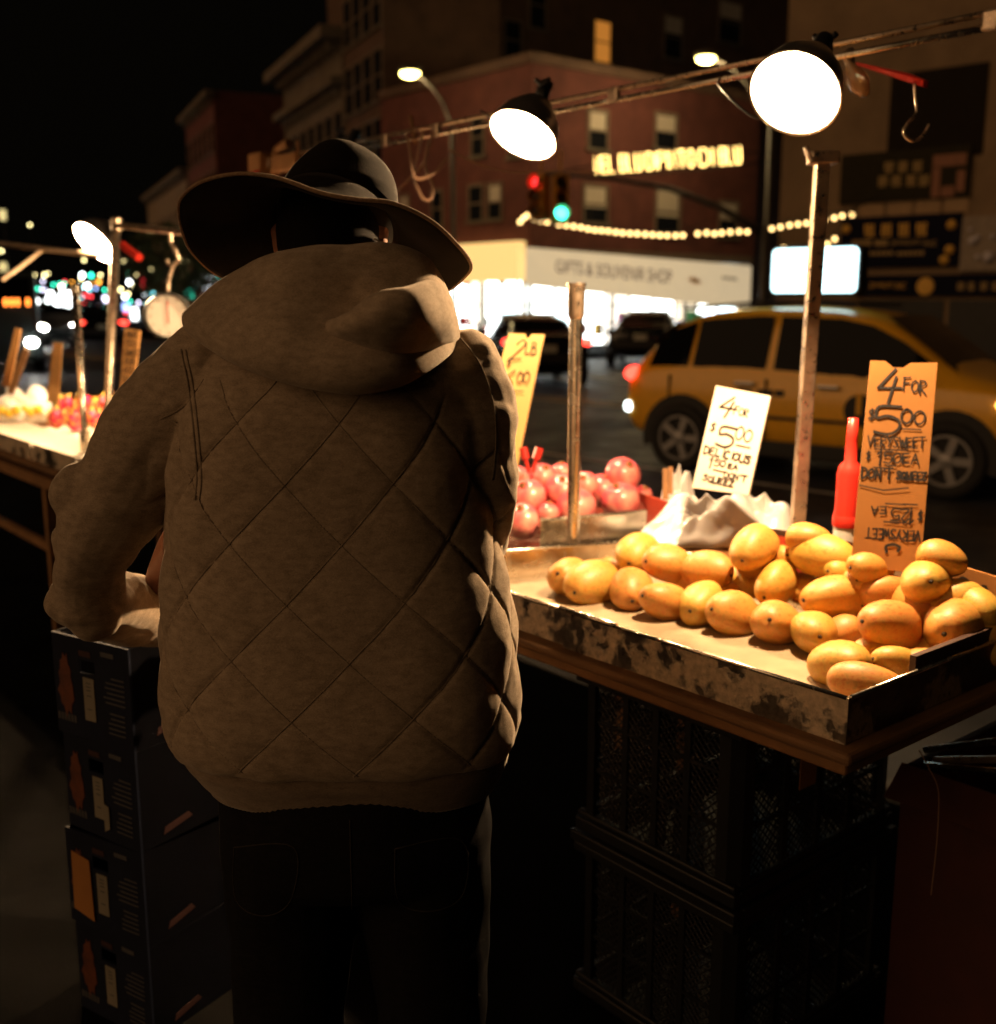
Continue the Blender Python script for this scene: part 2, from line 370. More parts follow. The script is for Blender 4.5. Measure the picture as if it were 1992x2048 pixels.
row_building('ornate_building', 'stone fronted building with heavy bracketed cornices behind the hat, facing the street', 578, 694, (578, 140), M['stone'], (7, (.16, .38, .60)), ((1., 1.0, .5), (.845, .6, .35)))
row_building('plain_building', 'dark narrow building between the ornate cornice and the brick corner', 698, 774, (698, -60), M['brick_dark'], (4, (.12, .28, .45, .62, .8)), ((1., .7, .4),), deep=5)
row_building('far_building', 'very dark far building left of the ornate one, reddish side wall', 384, 441, (441, 165), M['brick'], (6, (.15, .35, .55, .75)), ((1., .6, .4),), deep=22)
row_building('farthest_building', 'lowest and farthest dark building on the right side of the street', 300, 380, (380, 330), M['tan'], (7, (.3, .6)), ((1., .6, .4),), deep=18)

# ---- dark building of shops on the right
fr = Facade(1600, 27, hdir(-1500)); ta, tb = sorted((fr.sz(1560, 400)[0], fr.sz(2500, 400)[0]))
rb = thing('shop_building', fr.at((ta+tb)/2, 0), 'dark tan building with jewellery shop signs on the right across the street', 'building')
mb = MB(); fr.slab(mb, ta, tb, 0, 22, -12, 0); mb.build('wall', M['tan'], rb)
M_navy = pm('navy_sign', (.008, .009, .022), .8, var=.2, spec=.08); M_gold = pm('gold_print', (.62, .36, .05), .5, .2, var=.15); M_grey = pm('grey_panel', (.25, .2, .15), .6)
M_dk = pm('dark_panel', (.018, .014, .01), .8, spec=.08); M_olive = pm('olive_panel', (.03, .026, .014), .8, spec=.08)
def panel(name, par, r, mat, out=.12):
    m_ = MB(); q = fr.rect(*r); fr.slab(m_, q[0], q[1], q[2], q[3], .003, out); return m_.build(name, mat, par), q
panel('dark_window_bay', rb, (1785, 150, 1965, 308), M_dk, .05)
sA, _ = panel('upper_sign_board', rb, (1688, 312, 1940, 394), M_olive)
sB, _ = panel('navy_sign_board', rb, (1688, 437, 1921, 532), M_navy)
sC, _ = panel('grey_display_board', rb, (1930, 434, 2060, 540), M_grey)
sD, _ = panel('lower_sign_band', rb, (1700, 552, 2060, 592), M_navy)
panel('roller_shutter', rb, (1720, 600, 1880, 730), M['black_metal'], .04); panel('roller_shutter', rb, (1900, 600, 2060, 740), M['black_metal'], .04)
for i in range(4): panel('window_panel', rb, (1722+56*i, 397, 1768+56*i, 433), pm('tan_pane', (.30, .18, .07), .5), .03)
def glyph(par, x, y, w, h, mat, out=.13):                                    # an unreadable block character, built of strokes
    m_ = MB(); q = fr.rect(x-w/2, y-h/2, x+w/2, y+h/2); a, b, c, d = q; rr = random.Random(int(x*7+y))
    for k in range(4):
        z = c + (d-c)*(k+.15)/4; fr.slab(m_, a+(b-a)*rr.uniform(0, .2), b-(b-a)*rr.uniform(0, .2), z, z+(d-c)*.11, out-.005, out+.02)
    for k in range(3):
        t = a + (b-a)*(.12+.33*k); fr.slab(m_, t, t+(b-a)*.12, c+(d-c)*rr.uniform(0, .3), d, out-.005, out+.021+.001*k)
    return m_.build('character', mat, par)
M_dimgold = pm('dim_gold', (.40, .27, .09), .6)
for x, y in ((1783, 336), (1811, 335), (1840, 334), (1771, 364), (1798, 363), (1827, 362), (1853, 362)): glyph(sA, x, y, 19, 21, M_dimgold)
for x, y in ((1744, 462), (1778, 461), (1813, 460), (1848, 459)): glyph(sB, x, y, 21, 26, M_gold)
def fr_text(body, par, x, y, w, h, mat):
    q = fr.rect(x, y-h/2, x+w, y+h/2); dr = fr.d if proj(fr.at(1, 3))[0] > proj(fr.at(0, 3))[0] else -fr.d
    a = fr.at(q[0] if dr @ fr.d > 0 else q[1], q[2], .13); return sign_text(body, q[3]-q[2], mat, 'lettering', par, a, dr, Z3, fr.n, .02, width=q[1]-q[0])
fr_text('JEWELRY', sB, 1787, 487, 60, 11, M_dimgold); fr_text('INC', sB, 1853, 487, 25, 11, M_dimgold); fr_text('JEWELRY', sD, 1744, 572, 48, 12, M_gold); fr_text('INC', sD, 1797, 572, 19, 12, M_gold)
for r in ((1708, 481, 1746, 492), (1753, 481, 1779, 492), (1732, 504, 1790, 510), (1796, 504, 1852, 510)):
    m_ = MB(); q = fr.rect(*r); k = 6
    for i in range(k): fr.slab(m_, q[0]+(q[1]-q[0])*i/k, q[0]+(q[1]-q[0])*(i+.7)/k, q[2], q[3], .125, .14)
    tag(m_.build('small_print', M_dimgold, sB), kind='stuff')
for x, y, r in ((1907, 450, 9), (1903, 500, 8), (1892, 520, 10), (1697, 459, 9)):
    m_ = MB(); q = fr.sz(x, y); R_ = .11; m_.lathe([(R_, 0), (R_*.9, .03), (.001, .035)], 12, fr.at(q[0], q[1], .12), fr.n); m_.build('gold_ornament', M_gold, sB, smooth=True)
m_ = MB(); q = fr.sz(1855, 573); m_.lathe([(.2, 0), (.19, .03), (.001, .035)], 20, fr.at(q[0], q[1], .12), fr.n); m_.build('gold_oval', M_gold, sD)
for x in (1926, 1947, 1972, 1995): glyph(sD, x, 573, 13, 17, M_dimgold)
m_ = MB(); q = fr.rect(1872, 312, 1932, 392)
for a, b, c, d in ((0, 1, .72, 1), (.75, 1, 0, .7), (.3, .7, 0, .25), (0, .25, .1, .6)): fr.slab(m_, q[0]+(q[1]-q[0])*a, q[0]+(q[1]-q[0])*b, q[2]+(q[3]-q[2])*c, q[2]+(q[3]-q[2])*d, .125, .14)
m_.build('picture', pm('brown_print', (.26, .11, .06), .7), sA)
M_pale = pm('pale_beads', (.55, .52, .58), .4)
for x, y, r in ((1950, 482, .1), (1960, 476, .07), (1982, 514, .13), (1990, 474, .06), (1946, 460, .05), (1960, 514, .06)):
    m_ = MB(); q = fr.sz(x, y); m_.ball(fr.at(q[0], q[1], .14), r, 10, 6); m_.build('white_ornament', M_pale, sC, smooth=True)

# ---- far pavement islands the buildings stand on
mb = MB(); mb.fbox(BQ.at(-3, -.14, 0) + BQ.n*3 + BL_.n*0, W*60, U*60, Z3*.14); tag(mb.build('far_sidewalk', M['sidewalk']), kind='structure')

# ---- hanging lit words over the street
nel = thing('lit_word_sign', ad(1337, 320, 30), 'glowing yellow letters reading Nel Blu Dipinto Di Blu hung across the street', 'sign')
P0 = ad(1190, 350, 30); P1 = ad(1486, 329, 30); ex = unit(P1-P0); ey = UP - ex*(UP @ ex); ey = unit(ey); nn = np.cross(ex, ey)
M_nel = em('lit_letters', (1., .62, .18), 8., False)
sc = 30/FPX
GN = {'N': [[(0, 0), (0, 1), (1, 0), (1, 1)]], 'E': [[(1, 1), (0, 1), (0, 0), (1, 0)], [(0, .5), (.8, .5)]], 'L': [[(0, 1), (0, 0), (1, 0)]], 'B': [[(0, 0), (0, 1), (.75, 1), (1, .78), (.75, .53), (0, .53)], [(.75, .53), (1, .27), (.75, 0), (0, 0)]], 'U': [[(0, 1), (0, .2), (.25, 0), (.75, 0), (1, .2), (1, 1)]],
      'D': [[(0, 0), (0, 1), (.65, 1), (1, .7), (1, .3), (.65, 0), (0, 0)]], 'I': [[(.5, 0), (.5, 1)]], 'P': [[(0, 0), (0, 1), (.8, 1), (1, .75), (.8, .5), (0, .5)]], 'T': [[(0, 1), (1, 1)], [(.5, 1), (.5, 0)]], 'O': [[(.3, 0), (0, .3), (0, .7), (.3, 1), (.7, 1), (1, .7), (1, .3), (.7, 0), (.3, 0)]]}
for wd, x, w in (('NEL', 0, 42), ('BLU', 50, 47), ('DIPINTO', 103, 100), ('DI', 209, 33), ('BLU', 250, 46)):
    wts = [.35 if c == 'I' else 1. for c in wd]; u_ = w/sum(wts); xx = x; mb = MB()
    for c, wg in zip(wd, wts):
        for stx in GN[c]: mb.tube([P0 + ex*(xx + u_*wg*.1 + p[0]*u_*wg*.72)*sc + ey*(3 + p[1]*34)*sc for p in stx], 1.0*sc, 5)
        xx += u_*wg
    tag(mb.build('lit_word', M_nel, nel), kind='stuff')
mb = MB(); mb.tube([ad(1080, 350, 30), ad(1260, 318, 30.1), ad(1420, 303, 30.1), ad(1560, 306, 30)], .02, 6); mb.tube([ad(1080, 352, 30), ad(1260, 350, 30.1), ad(1420, 338, 30.1), ad(1560, 320, 30)], .02, 6)
mb.build('hanger_wire', M['black_metal'], nel)

# ---- strings of bulbs
M_bulb = em('bulb_glow', (1., .62, .22), 4.5, False)
zx = lambda x, y: (992 + x*.5252, y*.5252)
S = {'leftmost short string of warm bulbs below the traffic light': [(92, 845), (105, 830), (120, 820), (145, 833), (170, 840), (195, 845)],
 'long sagging string of warm bulbs above the white awning': [(240, 855), (268, 858), (296, 862), (324, 866), (350, 872), (376, 876), (402, 878), (428, 880), (456, 884), (482, 887), (510, 889), (538, 890), (568, 892), (596, 894), (624, 896), (652, 897), (684, 897), (712, 896)],
 'string of seven warm bulbs right of the long string': [(768, 890), (802, 887), (832, 890), (860, 887), (892, 884), (926, 882), (957, 883)],
 'rising string of warm bulbs passing behind the square post': [(1050, 871), (1083, 865), (1118, 858), (1150, 854), (1182, 850), (1216, 843), (1250, 836), (1288, 830), (1318, 822), (1355, 818)],
 'lowest looped string of bulbs just above the white roof screen': [(1095, 945), (1112, 950), (1130, 952), (1148, 953), (1166, 952), (1205, 950), (1250, 945), (1262, 930), (1290, 910)]}
q_far = lambda l: 'screen' not in l and 'square post' not in l
for lab, pts in S.items():
    P = [ad(*zx(*q), 31 if q_far(lab) else 21) for q in pts]; st = thing('string_lights', P[0], lab, 'string lights', 'strings of bulbs across the street')
    e0, e1 = unit(P[0]-P[1]), unit(P[-1]-P[-2])
    mb = MB(); mb.tube([P[0]+e0*.5+Z3*.3] + [q + Z3*.1 for q in P] + [P[-1]+e1*.5+Z3*.3], .012, 5); mb.build('wire', M['black_metal'], st)
    for q in P: mb = MB(); mb.ball(q, .062 if q_far(lab) else .042, 10, 7); mb.build('bulb', M_bulb, st, smooth=True)

# ---- street lamps, signal mast
M_sod = em('street_lamp_glow', (1., .80, .22), 14., False)
def street_lamp(label, head, D, arm, foot_px, light=0., r=(.30, .14), group='street lamps'):
    hd = ad(*head, D); base = ad(*foot_px, D); base[2] = -.15
    t = thing('street_lamp', base, label, 'street lamp', group)
    top = ad(*arm[-1], D); top2 = V(top); pole = [V(base), V(base[0], base[1], top2[2])]
    mb = MB(); mb.tube([pole[0], V(base[0], base[1], 1.0), pole[1]], [.12, .09, .065], 10); mb.build('pole', M['pole_metal'], t, smooth=True)
    mb = MB(); mb.tube([hd] + [ad(*q, D) for q in arm[:-1]] + [pole[1]], .05, 8); mb.build('arm', M['pole_metal'], t, smooth=True)
    mb = MB(); mb.ball(hd + Z3*.1, (r[0]*1.3, r[0]*.8, r[1]), 12, 8); mb.build('lamp_head', M['pole_metal'], t, smooth=True)
    mb = MB(); mb.ball(hd - Z3*.03, (r[0], r[0]*.7, r[1]), 12, 8); mb.build('lens', M_sod, t, smooth=True)
    if light:
        L = bpy.data.lights.new('street_lamp_light', 'POINT'); L.energy = light; L.color = (1, .72, .35); L.shadow_soft_size = .2
        o = bpy.data.objects.new('street_lamp_light', L); COL.objects.link(o); o.parent = t; o.location = tuple(hd - Z3*.35 - V(t.location))
street_lamp('curved street lamp left of the middle stall lamp, lit yellow', (820, 145), 33, [(845, 155), (868, 178), (886, 205), (899, 240), (905, 270)], (908, 700), 130)
street_lamp('street lamp lit yellow between the two big stall lamps', (1412, 115), 33, [(1440, 122), (1470, 140), (1500, 175), (1518, 225), (1522, 260)], (1522, 700), 480)
street_lamp('small yellow street lamp at the far right edge above the signs', (1942, 252), 24, [(1960, 256), (1985, 275), (2003, 310), (2008, 340)], (2012, 760), 700, r=(.14, .10))
street_lamp('yellow street lamp just right of the hat, over the green signal', (950, 453), 60, [(962, 452), (975, 458), (980, 470)], (981, 650), 0, r=(.42, .22))
sm = thing('signal_mast', V(*ad(1524, 640, 24)[:2], -.15), 'beige signal mast with long curved arm carrying two yellow traffic signals', 'traffic light')
bx, by = sm.location[0], sm.location[1]
mb = MB(); mb.tube([V(bx, by, -.15), V(bx, by, ad(1524, 455, 24)[2])], [.11, .08], 10); mb.tube([ad(1524, 465, 24), ad(1440, 415, 24), ad(1340, 377, 24), ad(1220, 357, 24), ad(1090, 347, 24)], [.08, .07, .06, .05, .04], 8); mb.build('mast', M['pole_metal'], sm, smooth=True)
M_sigy = pm('signal_yellow', (.55, .27, .02), .5, var=.15); M_sr = em('red_signal', (1., .03, .03), 2.5, False); M_sg = em('green_signal', (.05, 1., .72), 7., False); M_off = pm('unlit_lens', (.03, .02, .01), .3)
def signal(par, x, y, D, face, lit, s=1.):
    P = ad(x, y, D); f = unit(face); e = unit(np.cross(Z3, f)); h = .95*s
    m_ = MB(); m_.box(P, (.34*s, .25*s, h), e, f); m_.tube([P+Z3*h/2, P+Z3*(h/2+.5*s)], .03, 6); b = m_.build('signal_head', M_sigy, par, bevel=.03)
    for i in range(3):
        c = P + Z3*(.30-.30*i)*s + f*.13*s; m_ = MB(); m_.lathe([(.12*s, 0), (.11*s, .03), (.06*s, .055), (.001, .06)], 14, c, f)
        m_.build('lens', (M_sr if i == 0 else M_sg) if i == lit else M_off, b, smooth=True)
        m_ = MB(); m_.lathe([(.135*s, 0), (.145*s, .15)], 14, c, f); m_.build('visor', M_sigy, b)
signal(sm, 1082, 396, 24, -FWD*.7 - RT*.7, 0, 1.0); signal(sm, 1120, 400, 24, -FWD + RT*.12 - Z3*.05, 2, 1.05)
# ================================================================== vehicles
M_cab = pm('cab_yellow', (1., .52, .03), .32, var=.06, coat=.5); M_black = pm('car_black', (.010, .010, .012), .25, var=.1, coat=.6)
M_carglass = pm('car_glass', (.006, .007, .008), .05, var=0, spec=.07); M_chrome = pm('chrome', (.6, .6, .6), .15, 1., var=0)
M_tail = em('tail_light', (1., .05, .03), 5., False); M_head = em('head_light', (1., .97, .88), 60., False); M_amb = em('marker_amber', (1., .55, .12), 5., False)
M_clad = pm('black_cladding', (.015, .015, .015), .6, var=.2); M_white = em('roof_screen', (.62, .95, 1.), 3.2); M_tailw = em('reverse_light', (.9, 1., .95), 5., False)
M_silver = pm('car_silver', (.35, .36, .37), .3, .5, var=.1, coat=.5); M_plate = pm('number_plate', (.5, .5, .42), .5)
SUV = [(-2.12, .50, .84, .97, .76, .64), (-2.05, .34, .95, 1.08, .88, .70), (-1.88, .29, 1.02, 1.30, .91, .64), (-1.62, .27, 1.03, 1.52, .92, .64), (-1.25, .26, 1.03, 1.64, .925, .66), (-.6, .25, 1.00, 1.69, .925, .67), (.2, .25, .98, 1.67, .925, .67),
       (.62, .25, .97, 1.58, .925, .66), (1.0, .25, .97, 1.33, .925, .70), (1.32, .25, .97, 1.08, .925, .78), (1.9, .25, .94, 1.02, .91, .76), (2.18, .29, .84, .92, .86, .68), (2.31, .42, .70, .76, .74, .55)]
SEDAN = [(-2.35, .50, .80, .92, .74, .62), (-2.27, .34, .90, 1.02, .86, .70), (-1.75, .24, .93, 1.06, .90, .68), (-1.35, .22, .93, 1.25, .905, .62), (-.75, .21, .92, 1.42, .905, .60), (.1, .21, .90, 1.45, .905, .60),
       (.55, .21, .89, 1.36, .905, .60), (.95, .21, .89, 1.12, .905, .66), (1.2, .21, .88, .98, .905, .74), (1.9, .22, .84, .90, .88, .72), (2.2, .28, .74, .80, .82, .62), (2.32, .40, .62, .68, .72, .5)]
def car(name, label, cat, paint, st, loc, heading, group=None, detail=True, tails=True, heads=True, wheels=(-1.35, 1.34), wr=.35, tail_mat=None, rear_glass=True):
    """heading: unit vector the car points to; local x forward, y left"""
    t = thing(name, (loc[0], loc[1], -.15), label, cat, group, math.atan2(heading[1], heading[0]))
    def ring(s):
        x, zb, zm, zt, w, wr_ = s; zc = zt - .05
        h = [(0, zb), (w*.82, zb), (w*.97, zb+.13), (w, (zb+zm)/2+.05), (w*.985, zm), (w*.93, zm+.03), (wr_, zc), (wr_*.86, zt), (0, zt+.012)]
        if zt - zm < .2: h[5] = (w*.95, zm+.02); h[6] = (max(wr_, w*.86), zm+(zt-zm)*.6)
        return [V(x, -y, z) for y, z in h] + [V(x, y, z) for y, z in h[::-1][1:-1]]
    mb = MB(); mb.loft([ring(s) for s in st]); body = mb.build('body', paint, t, smooth=True, local=True)
    sub = body.modifiers.new('sub', 'SUBSURF'); sub.levels = 1; sub.render_levels = 1
    A = np.array(st); ip = lambda x, k: float(np.interp(x, A[:, 0], A[:, k]))
    def side(x, f, sgn, out=.012):                                          # on the greenhouse side
        w, wr_, zm, zt = ip(x, 4)*.93, ip(x, 5), ip(x, 2)+.03, ip(x, 3)-.05
        return V(x, sgn*(w + (wr_-w)*f + out), zm + (zt-zm)*f)
    cab = [x for x, s in zip(A[:, 0], st) if s[3]-s[2] > .25]; xa, xb = cab[0], cab[-1]
    panes = [(xa+.08, xa+.55), (xa+.60, (xa+xb)/2-.03), ((xa+xb)/2+.05, xb+.12)] if detail else [(xa+.1, (xa+xb)/2-.03), ((xa+xb)/2+.04, xb+.05)]
    for sgn in (-1, 1):
        for x0, x1 in panes:
            mb = MB(); xs = np.linspace(x0, x1, 6)
            mb.loft([[side(x, f, sgn) for f in (.04, .5, .93)] for x in xs], ringclosed=False, caps=False); mb.build('side_window', M_carglass, t, smooth=True, local=True)
    def top(x, f, out=.014): return V(x, f*ip(x, 5)*.92, ip(x, 3) + .012*(1-abs(f)) + out)
    fx = [x for x in np.linspace(xb-.38, xb+.33, 6)]
    mb = MB(); mb.loft([[top(x, f, .02) for f in (-1, -.5, 0, .5, 1)] for x in fx], ringclosed=False, caps=False); mb.build('windscreen', M_carglass, t, smooth=True, local=True)
    rx = np.linspace(st[1][0]+.05, xa+.22, 4)
    mb = MB(); mb.loft([[top(x, f*.95, .02) for f in (-1, -.5, 0, .5, 1)] for x in rx], ringclosed=False, caps=False); mb.build('rear_window', M_carglass, t, smooth=True, local=True)
    for x in wheels:
        for sgn in (-1, 1):
            yw = sgn*(ip(x, 4) - .02); ax = V(0, sgn, 0.)
            mb = MB(); mb.prism([(math.cos(q)*(wr+.10), math.sin(q)*(wr+.10)) for q in np.linspace(-.25, math.pi+.25, 16)] + [(math.cos(q)*(wr+.0), math.sin(q)*(wr+.0)) for q in np.linspace(math.pi+.25, -.25, 16)], (x, yw - sgn*.03, wr), (1, 0, 0), (0, 0, 1), ax*.065); mb.build('wheel_arch', M_clad, t, local=True)
            mb = MB(); mb.lathe([(wr+.005, -.08), (wr+.004, .045)], 24, (x, yw, wr), ax, caps=True); mb.build('wheel_well', M['rubber'], t, local=True)
            mb = MB(); c = (x, yw + sgn*.0, wr)
            mb.lathe([(wr*.66, -.11), (wr*.95, -.10), (wr, -.07), (wr, .055), (wr*.94, .075), (wr*.68, .08), (wr*.66, .05)], 28, c, ax); wh = mb.build('wheel', M['rubber'], t, smooth=True, local=True)
            mb = MB(); mb.lathe([(wr*.67, .05), (wr*.66, .078), (wr*.60, .078), (wr*.58, .03)], 28, c, ax)
            for q in np.arange(5)*2*math.pi/5:
                e = V(math.cos(q), 0, math.sin(q)); f_ = V(-math.sin(q), 0, math.cos(q)); mb.fbox(V(c) + ax*.05 - f_*.035, e*wr*.62, f_*.07, ax*.02)
            mb.lathe([(.07, .045), (.06, .085), (.001, .09)], 12, c, ax); mb.build('rim', M['alu'], wh, smooth=False, local=True)
            mb = MB(); mb.lathe([(wr*.64, .02), (.001, .018)], 20, c, ax); mb.build('brake_disc', M_clad, wh, local=True)
    for sgn in (-1, 1):
        zt_ = ip(st[1][0], 2) + .03; xr = st[1][0]
        mb = MB(); mb.ball((xr+.03, sgn*(st[1][4]-.13), zt_), (.09, .20, .085), 10, 6); mb.build('tail_light', (tail_mat or M_tail) if tails else M_clad, t, smooth=True, local=True)
        mb = MB(); mb.ball((st[-2][0]-.03, sgn*(st[-2][4]-.16), st[-2][2]-.04), (.10, .19, .06) if detail else (.12, .26, .12), 10, 6); mb.build('head_light', M_head if heads else M_chrome, t, smooth=True, local=True)
    mb = MB(); mb.box((st[0][0]+.02, 0, .60), (.10, 1.3, .20)); mb.build('rear_bumper', M_clad, t, local=True, bevel=.03)
    mb = MB(); mb.box((st[0][0]-.012, 0, .80), (.02, .34, .15)); mb.build('number_plate', M_plate, t, local=True)
    mb = MB(); mb.box((st[-1][0]-.03, 0, .52), (.10, 1.1, .22)); mb.build('grille', M_clad, t, local=True, bevel=.03)
    if detail:
        for sgn in (-1, 1):
            xm = (xa+xb)/2+.01; yb = ip(xm, 4)+.004
            for x in (xm, xm+1.12, xm-1.08): mb = MB(); mb.box((x, sgn*(ip(x, 4)*.995), .68), (.012, .03, .62)); mb.build('door_gap', M_clad, t, local=True)
            for x in (xm-.22, xm+.86-1.12+.9): mb = MB(); mb.box((x, sgn*(yb+.012), .94), (.22, .035, .035)); mb.build('door_handle', M_chrome, t, local=True, bevel=.01)
            mb = MB(); mb.ball((xb+.02, sgn*(yb+.09), 1.06), (.07, .13, .09), 10, 6); mb.build('door_mirror', M_clad, t, smooth=True, local=True)
            mb = MB(); mb.box((0, sgn*(yb-.012), .31), (2.3, .05, .16)); mb.build('sill_cladding', M_clad, t, local=True, bevel=.02)
            mb = MB(); mb.tube([(xa+.35, sgn*.62, 1.66), (-.6, sgn*.64, 1.735), (.3, sgn*.62, 1.70)], .018, 6); mb.build('roof_rail', M_clad, t, local=True)
    return t
# ---- yellow cab: stands between the two wheel contact points seen in the photo
Pr, Pf = atz(1368, 941, -.15), atz(1884, 997, -.15); hd = unit(V(Pf-Pr)*V(1, 1, 0)); nl = V(-hd[1], hd[0], 0)
mid = (Pr+Pf)/2; lc = mid + nl*.90
cabt = car('taxi', 'yellow taxi SUV passing on the road, glowing white screen on its roof', 'taxi', M_cab, SUV, lc, hd, heads=False)
mb = MB(); mb.box((-.35, 0, 1.995), (.12, .34, .05)); mb.box((-.35, 0, 1.80), (.9, .22, .04)); mb.build('screen_mount', M_clad, cabt, local=True)
poly = []
for cx, cz, q0 in ((.40, .17, 0), (-.40, .17, 90), (-.40, -.17, 180), (.40, -.17, 270)):
    for q in (0, 30, 60, 90): poly.append((cx+.05*math.cos(math.radians(q0+q)), cz+.05*math.sin(math.radians(q0+q))))
mb = MB(); mb.prism([(x*1.06, z*1.1) for x, z in poly], (-.35, .10, 2.045), (1, 0, 0), (0, 0, 1), (0, -.2, 0)); scr = mb.build('roof_screen', M_clad, cabt, local=True)
mb = MB(); mb.prism(poly, (-.35, -.099, 2.045), (1, 0, 0), (0, 0, 1), (0, -.012, 0)); mb.build('lit_panel', M_white, scr, local=True)
mb = MB(); yd = -.934
mb.lathe([(.15, 0), (.145, .012), (.001, .014)], 24, (.52, yd+.002, .74), (0, -1, 0)); emb = mb.build('door_emblem', M_clad, cabt, local=True)
mb = MB(); mb.box((.52, yd-.016, .80), (.045, .012, .2)); mb.build('emblem_bar', M_cab, emb, local=True)
mb = MB(); mb.ball((1.75, -.90, .86), (.05, .03, .03), 8, 6); mb.build('marker_light', M_amb, cabt, local=True)
mb = MB(); mb.ball((-2.04, -.86, .63), (.05, .03, .06), 8, 6); mb.build('rear_reflector', M_tailw, cabt, local=True)
mb = MB(); mb.box((.0, yd+.005, .62), (1.9, .02, .03)); mb.build('rub_strip', M_clad, cabt, local=True)
for x, w in ((-.35, .14), (-.13, .16), (.02, .09)): mb = MB(); mb.box((x-.3, yd+.006, .86), (w, .006, .06)); mb.build('door_print', M_clad, cabt, local=True)

# ---- dark car braking ahead and cars by the shop
P = atz(1110, 770, -.15); car('dark_sedan', 'dark sedan with glowing red tail lights in front of the gift shop', 'car', M_black, SEDAN, P + V(-.5, 1.2, 0), hdir(700), heads=False)
P = atz(1285, 735, -.15); car('parked_sedan', 'dark car standing right of the braking sedan, half hidden by the taxi', 'car', M_black, SEDAN, P + V(.4, 2., 0), hdir(1500), heads=False, tails=False, detail=False)
ORD = ['first', 'second', 'third', 'fourth', 'fifth', 'sixth', 'seventh', 'eighth', 'ninth', 'tenth', 'eleventh', 'twelfth', 'thirteenth', 'fourteenth', 'fifteenth', 'sixteenth', 'seventeenth', 'eighteenth', 'nineteenth', 'twentieth']
# ---- traffic on the far left: oncoming cars with white lights, leaving cars with red ones
DV = hdir(60)
OFF = [(44, 0, 44), (116, 0, 46), (50, 0, 60), (103, 0, 60), (53, 0, 78), (95, 0, 76), (88, 0, 95)]
first = None
labs = ['nearest oncoming car of the left lane, glaring headlights', 'nearest oncoming car of the right lane, headlights beside the pale post', 'second oncoming car of the left lane', None, None, None, None]
labs[3:] = ['second oncoming car of the right lane', 'farthest oncoming car of the left lane', 'third oncoming car of the right lane', 'farthest oncoming car of the right lane']
for i, (x, y, Dd) in enumerate(OFF):
    P = ad(x, 640, Dd)
    if i == 0: first = car('oncoming_car', labs[0], 'car', M_silver, SEDAN, P, -DV, 'oncoming traffic', detail=False, tails=False)
    else: dup(first, (P[0], P[1], -.15), math.atan2(-DV[1], -DV[0]) + random.uniform(-.06, .06), labs[i], 'oncoming traffic')
first = None
for i, (x, y, Dd) in enumerate([(196, 634, 42), (180, 626, 50), (165, 620, 60), (185, 612, 72), (172, 606, 86)]):
    P = ad(x, y, Dd)
    if i == 0: first = car('departing_car', 'nearest car driving away with red tail lights, left of the slim post', 'car', M_black, SEDAN, P, DV, 'departing traffic', detail=False, heads=False)
    else: dup(first, (P[0], P[1], -.15), math.atan2(DV[1], DV[0]), '%s car of the departing queue with red tail lights, counted from the nearest' % ORD[i], 'departing traffic')
# city bus at the left edge with an amber destination display
P = ad(-12, 660, 26); bus = thing('delivery_van', (P[0], P[1], -.15), 'dark van at the left edge with a row of amber lights across it', 'van', None, math.atan2(-DV[1], -DV[0]))
M_bus = pm('bus_paint', (.05, .07, .07), .4, var=.2, coat=.3); M_led = em('amber_display', (1., .22, .03), 5., False)
mb = MB(); mb.box((-2.6, 0, 1.35), (5.2, 2.0, 2.1)); mb.build('body', M_bus, bus, local=True, bevel=.12)
mb = MB(); mb.box((.02, 0, 1.95), (.06, 1.7, .65)); mb.build('windscreen', M_carglass, bus, local=True, bevel=.05)
for k in range(4): mb = MB(); mb.box((.03, .3+.13*k+.1*(k>2), 1.70), (.05, .07, .16)); mb.build('amber_light', M_led, bus, local=True)
for s_ in (-1, 1): mb = MB(); mb.ball((.0, s_*.8, .75), (.08, .14, .1), 10, 6); mb.build('head_light', M_head, bus, local=True)
for x in (-.9, -4.2):
    for s_ in (-1, 1): mb = MB(); mb.lathe([(.3, 0), (.48, .02), (.5, .08), (.5, .25)], 18, (x, s_*.8, .48), (0, s_, 0), caps=True); mb.build('wheel', M['rubber'], bus, local=True)

